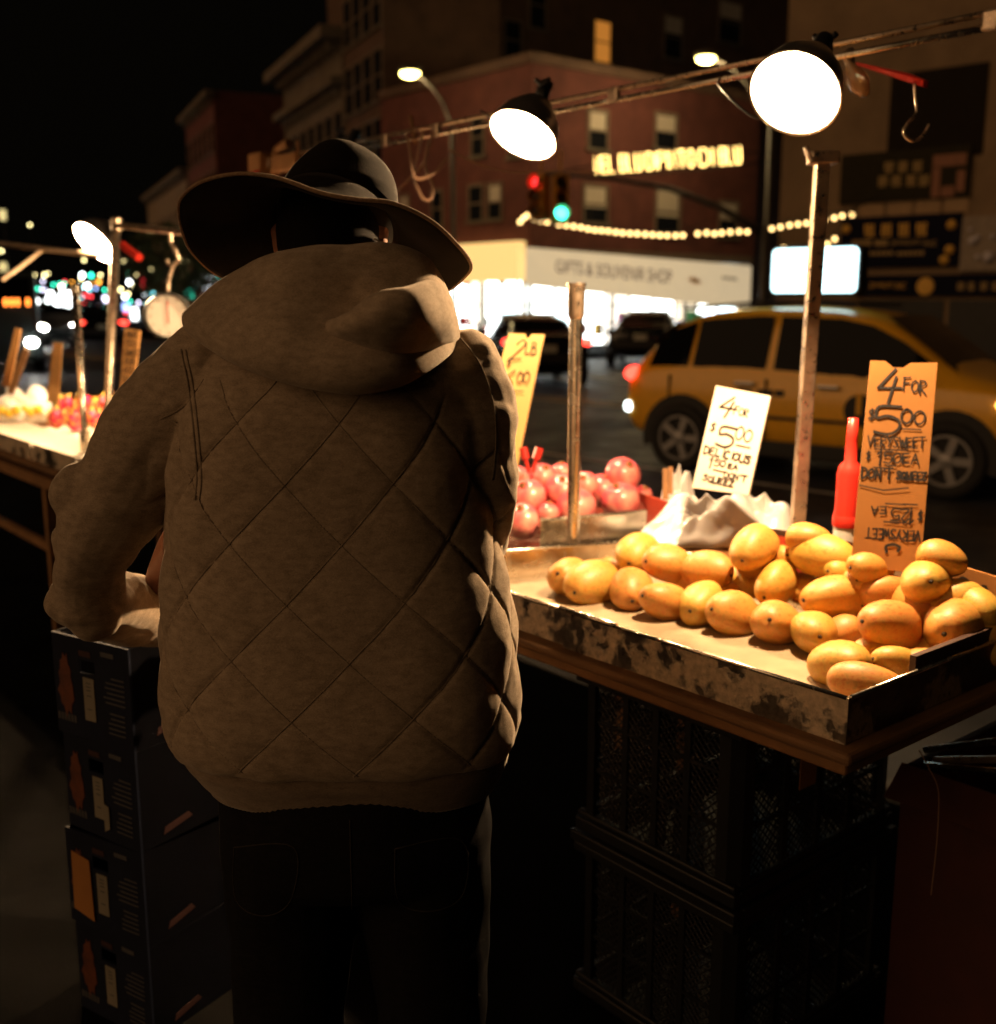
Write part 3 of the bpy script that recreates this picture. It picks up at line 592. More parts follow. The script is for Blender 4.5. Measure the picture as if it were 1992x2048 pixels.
# ---- distant signals, lamps and lit signs down the street
CL = {'g': (.05, 1., .62), 'c': (.25, .9, 1.), 'y': (1., .82, .35), 'w': (.95, 1., 1.), 'r': (1., .04, .05), 'o': (1., .4, .05), 'b': (.35, .5, 1.), 'p': (.8, .75, 1.)}
EMF = {k: em('far_light_' + k, c, {'w': 9, 'y': 8}.get(k, 6), False) for k, c in CL.items()}
zq = lambda x, y: (x*.1532, 420 + y*.1532)                                      # second close-up of the left edge
DN = {'g': 'green', 'c': 'blue-green', 'y': 'yellow', 'w': 'white', 'r': 'red', 'o': 'orange', 'b': 'blue', 'p': 'pale violet'}
far = [(*zq(405, 1070), 'c', 5, 8), (*zq(490, 1030), 'g', 4, 6), (*zq(455, 975), 'g', 3, 4), (*zq(700, 975), 'g', 4, 6), (*zq(780, 960), 'g', 3, 4), (*zq(845, 935), 'r', 3, 4), (*zq(1190, 855), 'g', 7, 9), (*zq(810, 1010), 'w', 5, 6),
 (*zq(1110, 1000), 'c', 6, 7), (*zq(1165, 1045), 'c', 5, 6), (*zq(1250, 1025), 'b', 4, 5), (*zq(1365, 1045), 'g', 4, 6), (*zq(1058, 905), 'y', 4, 6), (*zq(1310, 850), 'y', 4, 6), (*zq(1195, 965), 'o', 3, 4), (*zq(1290, 940), 'o', 6, 9),
 (*zq(450, 850), 'y', 4, 6), (*zq(580, 850), 'y', 5, 8), (*zq(630, 830), 'y', 3, 4), (*zq(560, 930), 'p', 4, 6), (*zq(150, 955), 'o', 5, 7), (*zq(65, 1000), 'g', 4, 6), (*zq(260, 1125), 'o', 4, 6), (*zq(20, 535), 'y', 4, 6), (*zq(390, 195), 'y', 4, 5),
 (*zq(1575, 1040), 'y', 6, 8), (*zq(1668, 1095), 'y', 5, 7), (*zq(1620, 655), 'y', 6, 8), (*zq(1370, 1150), 'p', 8, 9), (*zq(550, 1040), 'p', 5, 7), (*zq(590, 1040), 'p', 3, 4), (*zq(1380, 1180), 'p', 6, 8), (*zq(1330, 1465), 'p', 5, 6), (*zq(940, 940), 'o', 3, 4),
 (*zq(490, 1200), 'w', 6, 9), (*zq(480, 1300), 'w', 4, 6), (*zq(600, 1300), 'w', 5, 7), (*zq(315, 1310), 'w', 6, 9), (*zq(380, 1290), 'w', 4, 6), (*zq(660, 1110), 'w', 8, 11), (*zq(620, 1180), 'w', 6, 8), (*zq(810, 1120), 'w', 7, 10), (*zq(900, 1110), 'w', 7, 10), (*zq(740, 1200), 'w', 9, 10), (*zq(880, 1230), 'w', 8, 12), (*zq(780, 1280), 'w', 8, 10), (*zq(690, 1270), 'w', 7, 9),
 (*zq(1100, 1110), 'r', 5, 6), (*zq(1140, 1120), 'r', 4, 5), (*zq(1190, 1130), 'r', 4, 5), (*zq(1090, 1230), 'r', 5, 7), (*zq(1170, 1250), 'r', 9, 8), (*zq(1130, 1310), 'r', 6, 6), (*zq(1230, 1330), 'r', 5, 7), (*zq(1290, 1385), 'r', 5, 7),
 (349, 376, 'y', 8, 8), (300, 465, 'y', 7, 6), (283, 488, 'y', 6, 7), (249, 520, 'y', 6, 8), (303, 538, 'y', 4, 5), (341, 565, 'g', 6, 8), (289, 583, 'c', 6, 8), (305, 588, 'c', 7, 9), (318, 590, 'p', 5, 6), (277, 606, 'p', 5, 6), (300, 607, 'o', 6, 8), (302, 618, 'w', 6, 9), (242, 580, 'y', 5, 7), (256, 588, 'y', 5, 7), (407, 588, 'c', 7, 9), (417, 588, 'b', 5, 6), (274, 550, 'y', 4, 6), (925, 482, 'c', 13, 13)]
rf = random.Random(21)
for i in range(38):
    k_ = 'wywgrycwgo'[i % 10]; s_ = rf.uniform(3, 6.5); far.append((round(rf.uniform(12, 330), 1), round(rf.gauss(588, 22) if k_ != 'r' else rf.uniform(602, 632), 1), k_, s_, s_*1.2))
zone = lambda x: 'at the left edge' if x < 70 else ('left of the pale post' if x < 150 else ('between the two left posts' if x < 225 else ('left of the scale' if x < 330 else 'right of the scale')))
rank = {}
for q in sorted(far): rank.setdefault((q[2], zone(q[0])), []).append(q)
for i, (x, y, k, w, h) in enumerate(far):
    Dd = 70 + (i*37 % 60); sc = Dd/FPX; P = ad(x, y, Dd); m_ = MB(); kind = 'distant_signal' if k in 'gcr' else 'distant_lamp'
    gl = rank[(k, zone(x))]; lab = 'distant %s light %s' % (DN[k], zone(x)) + ('' if len(gl) == 1 else ', %s %s one from the left' % (ORD[gl.index((x, y, k, w, h))], DN[k]))
    if x > 900: lab = 'blue-green traffic light touching the right rim of the hat brim'
    t = thing(kind, (P[0], P[1], -.15), lab, 'light', 'distant city lights')
    m_.tube([V(P[0], P[1]+.1, -.15), V(P[0], P[1]+.1, P[2])], .035, 5); m_.build('pole', M['black_metal'], t)
    m_ = MB(); kk = .75 if k == 'w' else .5; m_.ball(P, (w*sc*kk, .1, h*sc*kk), 10, 6); m_.build('lens', EMF[k], t, smooth=True)
for (x0, y0, x1, y1, k, lab) in ((246, 606, 262, 622, 'b', 'blue lit shop sign low behind the slim post'), (262, 616, 276, 640, 'w', 'tall white blue lit shop sign left of the scale'), (276, 543, 292, 576, 'r', 'red vertical lit sign above the scale'), (0, 526, 14, 543, 'y', 'yellow arched lit sign at the left edge'), (0, 545, 12, 556, 'p', 'small violet lit sign under the yellow arches'), (36, 548, 40, 562, 'p', 'thin violet lit strip left of the headlights'), (0, 420, 12, 440, 'y', 'dim yellow lit sign high at the left edge'), (372, 580, 388, 596, 'g', 'dim green lit sign between scale and hood')):
    Dd = 75; A_, B_ = ad(x0, y1, Dd), ad(x1, y0, Dd); t = thing('lit_shop_sign', ((A_[0]+B_[0])/2, A_[1], -.15), lab, 'sign', 'lit signs down the street')
    m_ = MB(); m_.box(((A_[0]+B_[0])/2, A_[1]+.2, (A_[2]+B_[2])/2), (B_[0]-A_[0]+.1, .3, B_[2]-A_[2]+.1)); m_.tube([V((A_[0]+B_[0])/2, A_[1]+.2, -.15), V((A_[0]+B_[0])/2, A_[1]+.2, B_[2])], .05, 6); m_.build('sign_case', M['black_metal'], t)
    face = em('sign_face_%d' % x0, CL[k], {'b': 2.5, 'w': 4, 'r': 1.3}.get(k, .8), False)
    m_ = MB(); w_, h_ = B_[0]-A_[0], B_[2]-A_[2]
    if 'arched' in lab:
        for c in (-.25, .25): m_.tube([V((A_[0]+B_[0])/2 + w_*(c + .22*math.cos(q)), A_[1], A_[2] + h_*math.sin(q)) for q in np.linspace(0, math.pi, 9)], .06, 6)
    elif 'red vertical' in lab:
        m_.ball(((A_[0]+B_[0])/2, A_[1], B_[2]-w_*.5), (w_*.5, .05, w_*.5), 12, 6); m_.box(((A_[0]+B_[0])/2, A_[1], A_[2]+h_*.3), (w_*.55, .1, h_*.6))
    else: m_.box(((A_[0]+B_[0])/2, A_[1], (A_[2]+B_[2])/2), (w_, .08, h_))
    m_.build('lit_face', face, t)
# dark street tree by the far pavement
def tree(label, px, py_top, D, seed):
    rr = random.Random(seed); P = ad(px, 650, D); P[2] = -.15; top = ad(px, py_top, D)[2]
    t = thing('street_tree', P, label, 'tree')
    m_ = MB(); m_.tube([P, P + V(.1, 0, top*.4), P + V(0, .1, top*.75)], [.2, .15, .07], 8)
    for k in range(6): q = rr.uniform(0, 6.28); m_.tube([P + V(.05, 0, top*.45), P + V(math.cos(q)*1., math.sin(q)*1., top*rr.uniform(.6, .85))], [.07, .03], 5)
    m_.build('trunk', pm('bark', (.05, .035, .025), .9), t)
    m_ = MB()
    for k in range(2200):
        c = V(rr.gauss(0, 1), rr.gauss(0, 1), rr.gauss(0, .9)); c = c/np.linalg.norm(c)*rr.uniform(.35, 1)**.5*V(2.0, 2.0, top*.34) + P + V(0, 0, top*.68)
        n = unit((rr.gauss(0, 1), rr.gauss(0, 1), rr.gauss(0, 1))); e = unit(np.cross(n, (.3, .8, .5))); f_ = np.cross(n, e); s_ = rr.uniform(.09, .2)
        m_.add([c-e*s_, c+f_*s_*.5, c+e*s_, c-f_*s_*.5], [(0, 1, 2, 3)])
    m_.build('crown', pm('leaves', (.05, .07, .02), .7, var=.4), t)
tree('dark leafy street tree left of the hat brim', 345, 445, 48, 3)
# ================================================================== the fruit stall
def worn_metal(name, bare, pale, dark, lo=.47, hi=.56, scale=7., seed=0.):
    m = bpy.data.materials.new(name); m.use_nodes = True; nd, lk = m.node_tree.nodes, m.node_tree.links; b = nd['Principled BSDF']
    tc = nd.new('ShaderNodeTexCoord'); mp = nd.new('ShaderNodeMapping'); mp.inputs['Location'].default_value = (seed, seed*2, 0); lk.new(tc.outputs['Object'], mp.inputs[0])
    def ns(s, d=6, r=.65):
        n = nd.new('ShaderNodeTexNoise'); n.inputs['Scale'].default_value = s; n.inputs['Detail'].default_value = d; n.inputs['Roughness'].default_value = r; lk.new(mp.outputs[0], n.inputs['Vector']); return n.outputs['Fac']
    def ramp(f, a, c):
        n = nd.new('ShaderNodeMapRange'); n.inputs[1].default_value = a; n.inputs[2].default_value = c; lk.new(f, n.inputs[0]); return n.outputs[0]
    def mix(f, a, c):
        n = nd.new('ShaderNodeMix'); n.data_type = 'RGBA'; lk.new(f, n.inputs[0])
        for k, q in ((6, a), (7, c)):
            if isinstance(q, tuple): n.inputs[k].default_value = (*q, 1)
            else: lk.new(q, n.inputs[k])
        return n.outputs[2]
    p1 = ramp(ns(scale), lo, hi); p2 = ramp(ns(scale*2.2, 8, .75), .58, .66); p3 = ramp(ns(60, 4), .35, .75)
    c = mix(p1, bare, pale); c = mix(p2, c, dark)
    sh = nd.new('ShaderNodeMix'); sh.data_type = 'RGBA'; sh.blend_type = 'MULTIPLY'; sh.inputs[0].default_value = .45; lk.new(c, sh.inputs[6]); g = nd.new('ShaderNodeCombineColor')
    for i in range(3): lk.new(p3, g.inputs[i])
    lk.new(g.outputs[0], sh.inputs[7]); lk.new(sh.outputs[2], b.inputs['Base Color'])
    mm = nd.new('ShaderNodeMath'); mm.operation = 'SUBTRACT'; mm.inputs[0].default_value = .95; lk.new(p1, mm.inputs[1]); mm.use_clamp = True; lk.new(mm.outputs[0], b.inputs['Metallic'])
    rr = nd.new('ShaderNodeMapRange'); rr.inputs[3].default_value = .30; rr.inputs[4].default_value = .75; lk.new(p1, rr.inputs[0]); lk.new(rr.outputs[0], b.inputs['Roughness'])
    bp = nd.new('ShaderNodeBump'); bp.inputs['Strength'].default_value = .5; bp.inputs['Distance'].default_value = .002; lk.new(p1, bp.inputs['Height']); lk.new(bp.outputs[0], b.inputs['Normal'])
    return m
M_tray = worn_metal('worn_tray_metal', (.50, .45, .38), (.74, .60, .43), (.09, .05, .03), .44, .50, 9.)
M_tray2 = worn_metal('tray_brown_paper', (.16, .09, .045), (.36, .24, .12), (.05, .03, .02), .52, .6, 9, 3.)
M_floor = pm('tray_floor_paper', (.34, .26, .17), .55, .15, var=.25, scale=9, bump=.1, bscale=40, rvar=.15)
M_wood = pm('old_plywood', (.20, .105, .045), .7, var=.4, scale=5, bump=.3, bscale=25, stretch=(1, 1, 12))
M_wood2 = pm('old_timber', (.26, .13, .05), .7, var=.35, scale=8, bump=.3)
M_card = pm('cardboard', (.35, .145, .03), .8, var=.12, scale=8, bump=.1); M_cardw = pm('white_card', (.80, .74, .64), .75, var=.06); M_carded = pm('card_edge', (.38, .2, .08), .85, var=.3, scale=60)
# ---- table board on its legs and crates
tb_ = thing('stall_table', T(.7, .6, 0), 'long wooden stall table with worn plywood edge under the mango tray', 'table')
mb = MB(); mb.tbox(-.03, 3.6, -.035, 1.25, .846, .868); mb.build('table_board', M_wood, tb_, bevel=.008)
mb = MB(); mb.tbox(-.015, 3.6, -.02, 1.23, .822, .8455); mb.build('under_board', M_wood2, tb_, bevel=.006)
for a, b in ((.75, .5), (1.55, .06), (2.9, .08), (.05, 1.15), (1.6, 1.15), (2.9, 1.15)): mb = MB(); mb.tbox(a, a+.05, b, b+.05, 0, .8215); mb.build('leg', M_wood2, tb_)
mb = MB(); mb.tbox(1.56, 2.94, .065, .105, .62, .70); mb.build('cross_rail', M_wood2, tb_)

# ---- mango tray
tray = thing('mango_tray', T(.6, .3, .869), 'dented metal tray heaped with yellow mangoes, paint peeling off its rim', 'tray')
zt0 = .87
mb = MB(); mb.add([T(.004, .004, zt0+.006), T(1.28, .004, zt0+.006), T(1.055, .61, zt0+.006), T(.004, .61, zt0+.006)], [(0, 3, 2, 1)]); mb.add([T(0, 0, zt0), T(1.28, 0, zt0), T(1.06, .615, zt0), T(0, .615, zt0)], [(0, 1, 2, 3)]); mb.build('tray_floor', M_floor, tray)
def wall(name, P, Q, h0, h1, th, mat, lip=True):
    e = unit(V(Q)-V(P)); n = np.cross(Z3, e); m_ = MB(); L = np.linalg.norm(V(Q)-V(P))
    k = 10; 
    for side_ in (0,):
        rings = []
        for i in range(k+1):
            c = V(P) + e*L*i/k; wob = n*RNG.normal(0, .0012); dz = RNG.normal(0, .0008)
            rings.append([V(c[0], c[1], h0), V(c[0], c[1], h0) + n*th, V(c[0], c[1], h1+dz) + n*th + wob, V(c[0], c[1], h1+dz) + wob])
        m_.loft(rings)
    w = m_.build(name, mat, tray)
    if lip: m_ = MB(); m_.tube([V(P[0], P[1], h1) + n*th/2 + e*.004, V(Q[0], Q[1], h1) + n*th/2 - e*.004], .0042, 8); m_.build('rolled_rim', M['steel'], w, smooth=True)
    return w
wall('front_panel', T(0, 0, 0), T(.69, -.006, 0), zt0-.002, ZR, -.003, M_tray)
wall('front_panel', T(.655, .004, 0), T(1.28, 0, 0), zt0, ZR-.002, -.003, M_tray)
wall('side_panel', T(0, .004, 0), T(0, .615, 0), zt0, ZR, .003, M_tray2)
wall('side_panel', T(1.28, .0, 0), T(1.06, .61, 0), zt0, ZR+.004, -.003, M['steel'])
wall('back_panel', T(0, .615, 0), T(1.06, .615, 0), zt0, ZR, .003, M['steel'])
mb = MB(); mb.tube([T(.53, -.008, ZR+.004), T(.70, -.006, ZR+.004)], .006, 8); mb.build('rim_rod', M['steel'], tray, smooth=True)
# ---- mangoes: where each lies in the photo (close-up pixels), width, height, layer, stem mark
def mango_mat():
    m = bpy.data.materials.new('mango_skin'); m.use_nodes = True; nd, lk = m.node_tree.nodes, m.node_tree.links; b = nd['Principled BSDF']
    b.inputs['Roughness'].default_value = .5; b.inputs['Coat Weight'].default_value = .08; b.inputs['Coat Roughness'].default_value = .3; b.inputs['Subsurface Weight'].default_value = .12; b.inputs['Subsurface Radius'].default_value = (.012, .006, .002); b.inputs['Subsurface Scale'].default_value = .5
    tc = nd.new('ShaderNodeTexCoord'); oi = nd.new('ShaderNodeObjectInfo'); ad_ = nd.new('ShaderNodeVectorMath'); ad_.operation = 'ADD'
    cmb = nd.new('ShaderNodeCombineXYZ'); ml = nd.new('ShaderNodeMath'); ml.operation = 'MULTIPLY'; ml.inputs[1].default_value = 50; lk.new(oi.outputs['Random'], ml.inputs[0])
    for i in range(3): lk.new(ml.outputs[0], cmb.inputs[i])
    lk.new(tc.outputs['Object'], ad_.inputs[0]); lk.new(cmb.outputs[0], ad_.inputs[1])
    def ns(s, d=4):
        n = nd.new('ShaderNodeTexNoise'); n.inputs['Scale'].default_value = s; n.inputs['Detail'].default_value = d; lk.new(ad_.outputs[0], n.inputs['Vector']); return n.outputs['Fac']
    cr = nd.new('ShaderNodeValToRGB'); lk.new(ns(14), cr.inputs[0]); e = cr.color_ramp.elements
    e[0].position = .30; e[0].color = (.38, .25, .045, 1); e[1].position = .72; e[1].color = (.46, .19, .022, 1); q = e.new(.5); q.color = (.54, .31, .055, 1)
    sp = nd.new('ShaderNodeMapRange'); sp.inputs[1].default_value = .62; sp.inputs[2].default_value = .74; lk.new(ns(70, 6), sp.inputs[0])
    mx = nd.new('ShaderNodeMix'); mx.data_type = 'RGBA'; lk.new(sp.outputs[0], mx.inputs[0]); lk.new(cr.outputs[0], mx.inputs[6]); mx.inputs[7].default_value = (.22, .10, .02, 1)
    tn = nd.new('ShaderNodeHueSaturation'); lk.new(mx.outputs[2], tn.inputs['Color']); hr = nd.new('ShaderNodeMapRange'); hr.inputs[3].default_value = .476; hr.inputs[4].default_value = .508; lk.new(oi.outputs['Random'], hr.inputs[0]); lk.new(hr.outputs[0], tn.inputs['Hue'])
    lk.new(tn.outputs[0], b.inputs['Base Color'])
    bp = nd.new('ShaderNodeBump'); bp.inputs['Strength'].default_value = .12; bp.inputs['Distance'].default_value = .003; lk.new(ns(35, 5), bp.inputs['Height']); lk.new(bp.outputs[0], b.inputs['Normal'])
    return m
M_mango = mango_mat(); M_stem = pm('mango_stem', (.035, .02, .01), .8)
def mango_mesh(seed):
    rr = np.random.default_rng(seed); n, k = 28, 20; rings = []; ph = rr.uniform(0, 6.28, 4); am = rr.uniform(.008, .028, 4); bk = rr.uniform(.015, .05)
    for i in range(k+1):
        t = i/k; th = math.pi*t; z = -math.cos(th)*.5*1.0                       # stem end at +z
        r = .5*math.sin(th)**.88 if 0 < t < 1 else .004
        r *= .36/.5*(1 + .10*math.cos(th*1.0))*1.0
        if t > .93: z -= (t-.93)*.35                                              # stem dimple
        off = V(.05*math.sin(th)*(t-.5)*1.6 + bk*math.sin(2*th), .02*math.sin(th*1.5), 0)
        ring = []
        for q in np.linspace(0, 2*math.pi, n, endpoint=False):
            rd = r*(1 + sum(am[j]*math.cos((j+1)*q+ph[j]+3*t) for j in range(4)))
            ring.append(V(rd*1.06*math.cos(q), rd*.94*math.sin(q), z) + off)
        rings.append(ring)
    m_ = MB(); m_.loft(rings); return m_
MG = [mango_mesh(s) for s in range(9)]
MGM = []
for m_ in MG:
    o = m_.build('mango_master', M_mango, smooth=True); MGM.append(o.data); bpy.data.objects.remove(o)
mb = MB(); mb.tube([(0, 0, .44), (.004, 0, .475), (.012, .003, .50)], [.05, .034, .026], 8); o = mb.build('s', M_stem, smooth=True); STEM = o.data; bpy.data.objects.remove(o)
z4 = lambda x, y: (980 + x*.5315, 880 + y*.5315)
MANGO = [  # x, y, w, h, layer, stem, label
 (300, 520, 150, 145, 0, (255, 500), 'mango half hidden at the left end of the heap'),
 (380, 540, 180, 182, 0, (315, 565), 'upright mango at the left end, alone in front with bare tray beside it'),
 (555, 430, 150, 145, 1, (515, 458), 'leftmost mango of the upper row'),
 (530, 565, 150, 150, 0, (522, 597), 'second mango of the front row from the left'),
 (665, 465, 168, 140, 1, (587, 455), 'second mango of the upper row, pointed left'),
 (655, 605, 175, 145, 0, (578, 585), 'third mango of the front row, greenish, stem to the left'),
 (820, 490, 200, 145, 1, (890, 505), 'third mango of the upper row, stem to the right'),
 (795, 620, 160, 155, 0, (742, 635), 'fourth mango of the front row'),
 (910, 655, 168, 162, 0, (830, 632), 'fifth mango of the front row with a curled stem at left'),
 (990, 410, 205, 155, 2, (935, 447), 'mango at the top just below the plastic bag'),
 (950, 540, 140, 120, 0, None, 'mango deep in the heap under the top middle one'),
 (1075, 545, 198, 148, 1, (1018, 583), 'middle mango of the second row, stem low at left'),
 (1075, 690, 190, 168, 0, (1030, 668), 'sixth mango of the front row, stem scar facing out'),
 (1095, 455, 120, 110, 1, None, 'mango wedged behind between the two top ones'),
 (1255, 435, 245, 162, 2, (1337, 447), 'large mango on top at the centre, stem to the right'),
 (1290, 595, 240, 165, 1, (1175, 600), 'long mango lying under the large top one'),
 (1220, 730, 185, 165, 0, (1208, 727), 'last mango of the straight front row, stem facing the viewer'),
 (1430, 475, 160, 135, 1, None, 'mango behind, left of the orange price card'),
 (1480, 568, 180, 120, 1, None, 'pale mango in front of the orange price card'),
 (1640, 535, 210, 168, 2, (1615, 527), 'mango on top right of the orange card, dark stem scar in its middle'),
 (1505, 695, 270, 178, 1, (1385, 678), 'largest long mango at the right with a thin dark stem'),
 (1740, 700, 215, 208, 1, (1668, 715), 'shaded round mango at the right with a wrinkled top'),
 (1320, 840, 205, 185, 0, (1350, 842), 'mango near the front edge behind the nearest one'),
 (1420, 918, 275, 140, 0, None, 'nearest mango in the front corner of the tray'),
 (1335, 722, 130, 90, 0, None, 'small visible mango behind the last of the front row'),
 (1530, 845, 195, 140, 0, None, 'reddish shaded mango under the largest long one'),
 (1640, 860, 165, 120, 0, None, 'mango behind the dark carton flap at the right'),
 (1830, 632, 150, 165, 1, (1866, 655), 'mango at the right below the cardboard panel'),
 (1872, 735, 110, 110, 0, None, 'mango at the right edge of the picture below the wrinkled one'),
 (1905, 790, 110, 80, 0, None, 'small tip of a mango above the flap at the right edge'),
 (1655, 625, 150, 110, 0, None, 'mango wedged under the top right one'),
 (1200, 372, 160, 110, 2, None, 'mango half behind the large top one'),
 (470, 500, 110, 110, 0, None, 'mango behind the two at the left end'),
 (1445, 800, 120, 110, 0, None, 'mango deep under the largest long one'),
 (740, 545, 150, 120, 0, None, 'mango hidden low between the third and fourth of the front row'),
 (1180, 560, 150, 120, 0, None, 'mango low at the centre behind the second row'),
 (1585, 600, 150, 120, 0, None, 'mango low behind the largest long one'),
 (1610, 775, 150, 120, 0, None, 'mango low between the largest long one and the flap'),
 (1740, 790, 150, 120, 0, None, 'mango low under the shaded round one'),
 (1400, 640, 150, 120, 0, None, 'mango low right of the long one under the top'),
 (1385, 545, 150, 120, 0, None, 'mango deep below the large top one, right side'),
 (1760, 590, 150, 120, 0, None, 'mango deep between the top right one and the cardboard panel'),
 (880, 575, 140, 120, 0, None, 'mango deep behind the fifth of the front row'),
 (1010, 470, 140, 120, 1, None, 'mango just under the top middle one'),
 (1330, 500, 150, 120, 1, None, 'mango wedged under the right end of the large top one'),
 (1700, 450, 150, 115, 1, None, 'mango behind the top right one'),
]
for i, (x, y, w, h, ly, stem, lab) in enumerate(MANGO):
    px, py = z4(x, y); s_px = min(w, h)*.5315; zc = (.915, .968, 1.040)[ly]
    while (atz(px, py, zc)-O) @ W > .53 and zc < 1.09: zc += .004
    P = atz(px, py, zc); D = proj(P)[2]; dia = s_px*D/FPX
    dia = min(max(dia*1.05, .074), .115); half = max(w, 1.28*min(w, h))/2
    if stem: dx, dy = (stem[0]-x)/half, (stem[1]-y)/half
    else: q = random.uniform(0, 6.28); dx, dy = .9*math.cos(q), .3*math.sin(q); dx = dx if w <= h*1.25 else math.copysign(.95, dx)
    mg = math.hypot(dx, dy)
    if mg > .97: dx, dy = dx/mg*.97, dy/mg*.97; mg = .97
    ax = unit(RT*dx - UP*dy - FWD*math.sqrt(1-mg*mg))
    e1 = unit(np.cross(ax, V(.2, .1, 1.) if abs(ax[2]) < .9 else V(1., 0, 0))); e2 = np.cross(ax, e1)
    tw = random.uniform(0, 6.28); e1, e2 = e1*math.cos(tw)+e2*math.sin(tw), -e1*math.sin(tw)+e2*math.cos(tw)
    Lg = dia*random.uniform(1.34, 1.46)
    if w/h > 1.4: Lg = min(.16, 1.08*w*.5315*D/FPX)
    o = bpy.data.objects.new('mango', MGM[(i*4) % 9]); COL.objects.link(o)
    s2 = dia/.72
    o.matrix_world = Matrix.Translation(Vector(P)) @ Matrix([[e1[0], e2[0], ax[0], 0], [e1[1], e2[1], ax[1], 0], [e1[2], e2[2], ax[2], 0], [0, 0, 0, 1]]) @ Matrix.Diagonal((s2, s2, Lg, 1))
    tag(o, 'yellow ' + lab, 'mango', 'mangoes in the tray')
    st = bpy.data.objects.new('stem', STEM); COL.objects.link(st); st.parent = o
# ---- cartons and flaps at the back of the tray
fbk = Facade(0, 1, U); fbk.Q = T(0, .600, 0); fbk.d = U; fbk.n = -W
def standing(name, label, px4, mat, th=.006, plane=.600, cat='carton', tilt=None):
    fbk.Q = T(0, plane, 0); P = [atpl(*q, fbk.Q, fbk.n) for q in px4]; m_ = MB(); m_.loft([P, [q + W*th for q in P]]); return tag(m_.build_at(name, mat, P[3]), label, cat), P
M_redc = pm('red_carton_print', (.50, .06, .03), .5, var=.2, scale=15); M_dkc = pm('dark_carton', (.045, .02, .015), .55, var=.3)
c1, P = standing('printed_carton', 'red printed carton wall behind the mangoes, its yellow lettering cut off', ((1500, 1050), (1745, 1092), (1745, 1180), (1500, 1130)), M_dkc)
ex = unit(P[1]-P[0]); ey = Z3
mb = MB(); A = atpl(1512, 1063, fbk.Q, fbk.n) - W*.002; mb.add([A, A+ex*.15, A+ex*.15-ey*.10, A-ey*.10], [(0, 3, 2, 1)]); rp = mb.build('red_label', M_redc, c1)
M_yp = pm('yellow_print', (.75, .42, .05), .6)
sign_text('k', .030, M_yp, 'lettering', rp, A - W*.003 + ex*.035 - ey*.045, ex, Z3, -W, .001, width=.012); sign_text('Tree', .030, M_yp, 'lettering', rp, A - W*.003 + ex*.054 - ey*.045, ex, Z3, -W, .001, width=.056)
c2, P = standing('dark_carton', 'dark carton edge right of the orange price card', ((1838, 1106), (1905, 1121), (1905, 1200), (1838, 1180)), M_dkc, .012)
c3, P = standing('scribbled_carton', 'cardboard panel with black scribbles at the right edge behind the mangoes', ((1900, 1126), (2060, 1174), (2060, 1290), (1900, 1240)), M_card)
# ---- handwriting
G = {'4': [[(.55, 1), (.05, .38), (.85, .40)], [(.62, .75), (.48, -.1)]], 'F': [[(.1, 1), (.05, 0)], [(.05, .95), (.7, 1.0)], [(.08, .55), (.55, .58)]], 'O': [[(.4, .95), (.1, .7), (.08, .3), (.35, .02), (.65, .25), (.68, .7), (.4, .95)]],
 'R': [[(.1, 1), (.08, 0)], [(.08, .98), (.55, .95), (.6, .7), (.15, .5), (.65, 0)]], '$': [[(.6, .85), (.3, .9), (.15, .7), (.55, .4), (.45, .15), (.1, .15)], [(.38, 1.05), (.33, -.05)]], '5': [[(.75, 1), (.15, .98), (.1, .58), (.4, .65), (.7, .5), (.72, .2), (.45, -.02), (.05, .05)]],
 '0': [[(.42, .95), (.12, .72), (.1, .28), (.4, .02), (.68, .26), (.7, .72), (.42, .95), (.3, .9)]], 'V': [[(.05, 1), (.35, 0), (.7, 1)]], 'E': [[(.6, 1), (.1, .95), (.08, .02), (.62, .05)], [(.1, .5), (.5, .55)]], 'Y': [[(.05, 1), (.35, .55)], [(.7, 1), (.25, 0)]], 'S': [[(.65, .88), (.35, 1), (.12, .78), (.6, .35), (.4, .02), (.05, .1)]],
 'W': [[(.02, 1), (.2, 0), (.4, .7), (.58, 0), (.8, 1)]], 'T': [[(.02, .95), (.75, 1)], [(.4, .97), (.36, 0)]], '1': [[(.2, .75), (.42, 1), (.35, 0)]], 'A': [[(.05, 0), (.38, 1), (.68, 0)], [(.18, .4), (.58, .42)]], 'D': [[(.12, 1), (.1, 0), (.55, .15), (.68, .55), (.5, .9), (.05, 1)]], 'N': [[(.08, 0), (.1, 1), (.6, .02), (.65, 1)]],
 'Q': [[(.4, .95), (.1, .7), (.08, .3), (.35, .02), (.65, .25), (.68, .7), (.4, .95)], [(.45, .25), (.8, -.1)]], 'U': [[(.08, 1), (.1, .2), (.4, 0), (.64, .2), (.68, 1)]], 'Z': [[(.08, .95), (.65, 1), (.08, .02), (.7, .06)]], 'L': [[(.12, 1), (.08, .03), (.6, .05)]], 'I': [[(.3, 1), (.28, 0)]], 'C': [[(.62, .85), (.35, 1), (.1, .6), (.2, .1), (.6, .08)]],
 '2': [[(.1, .75), (.35, 1), (.62, .75), (.08, .03), (.7, .06)]], '6': [[(.6, 1), (.2, .6), (.08, .25), (.35, 0), (.65, .22), (.5, .5), (.12, .35)]], 'B': [[(.1, 1), (.08, 0), (.6, .15), (.55, .48), (.12, .52), (.52, .7), (.5, .95), (.06, 1)]], "'": [[(.3, 1), (.22, .75)]], ' ': [], 'K': [[(.1, 1), (.1, 0)], [(.6, 1), (.1, .45), (.65, 0)]], '.': [[(.3, .05), (.34, .0)]], '-': [[(0, 0), (1, .03)]]}
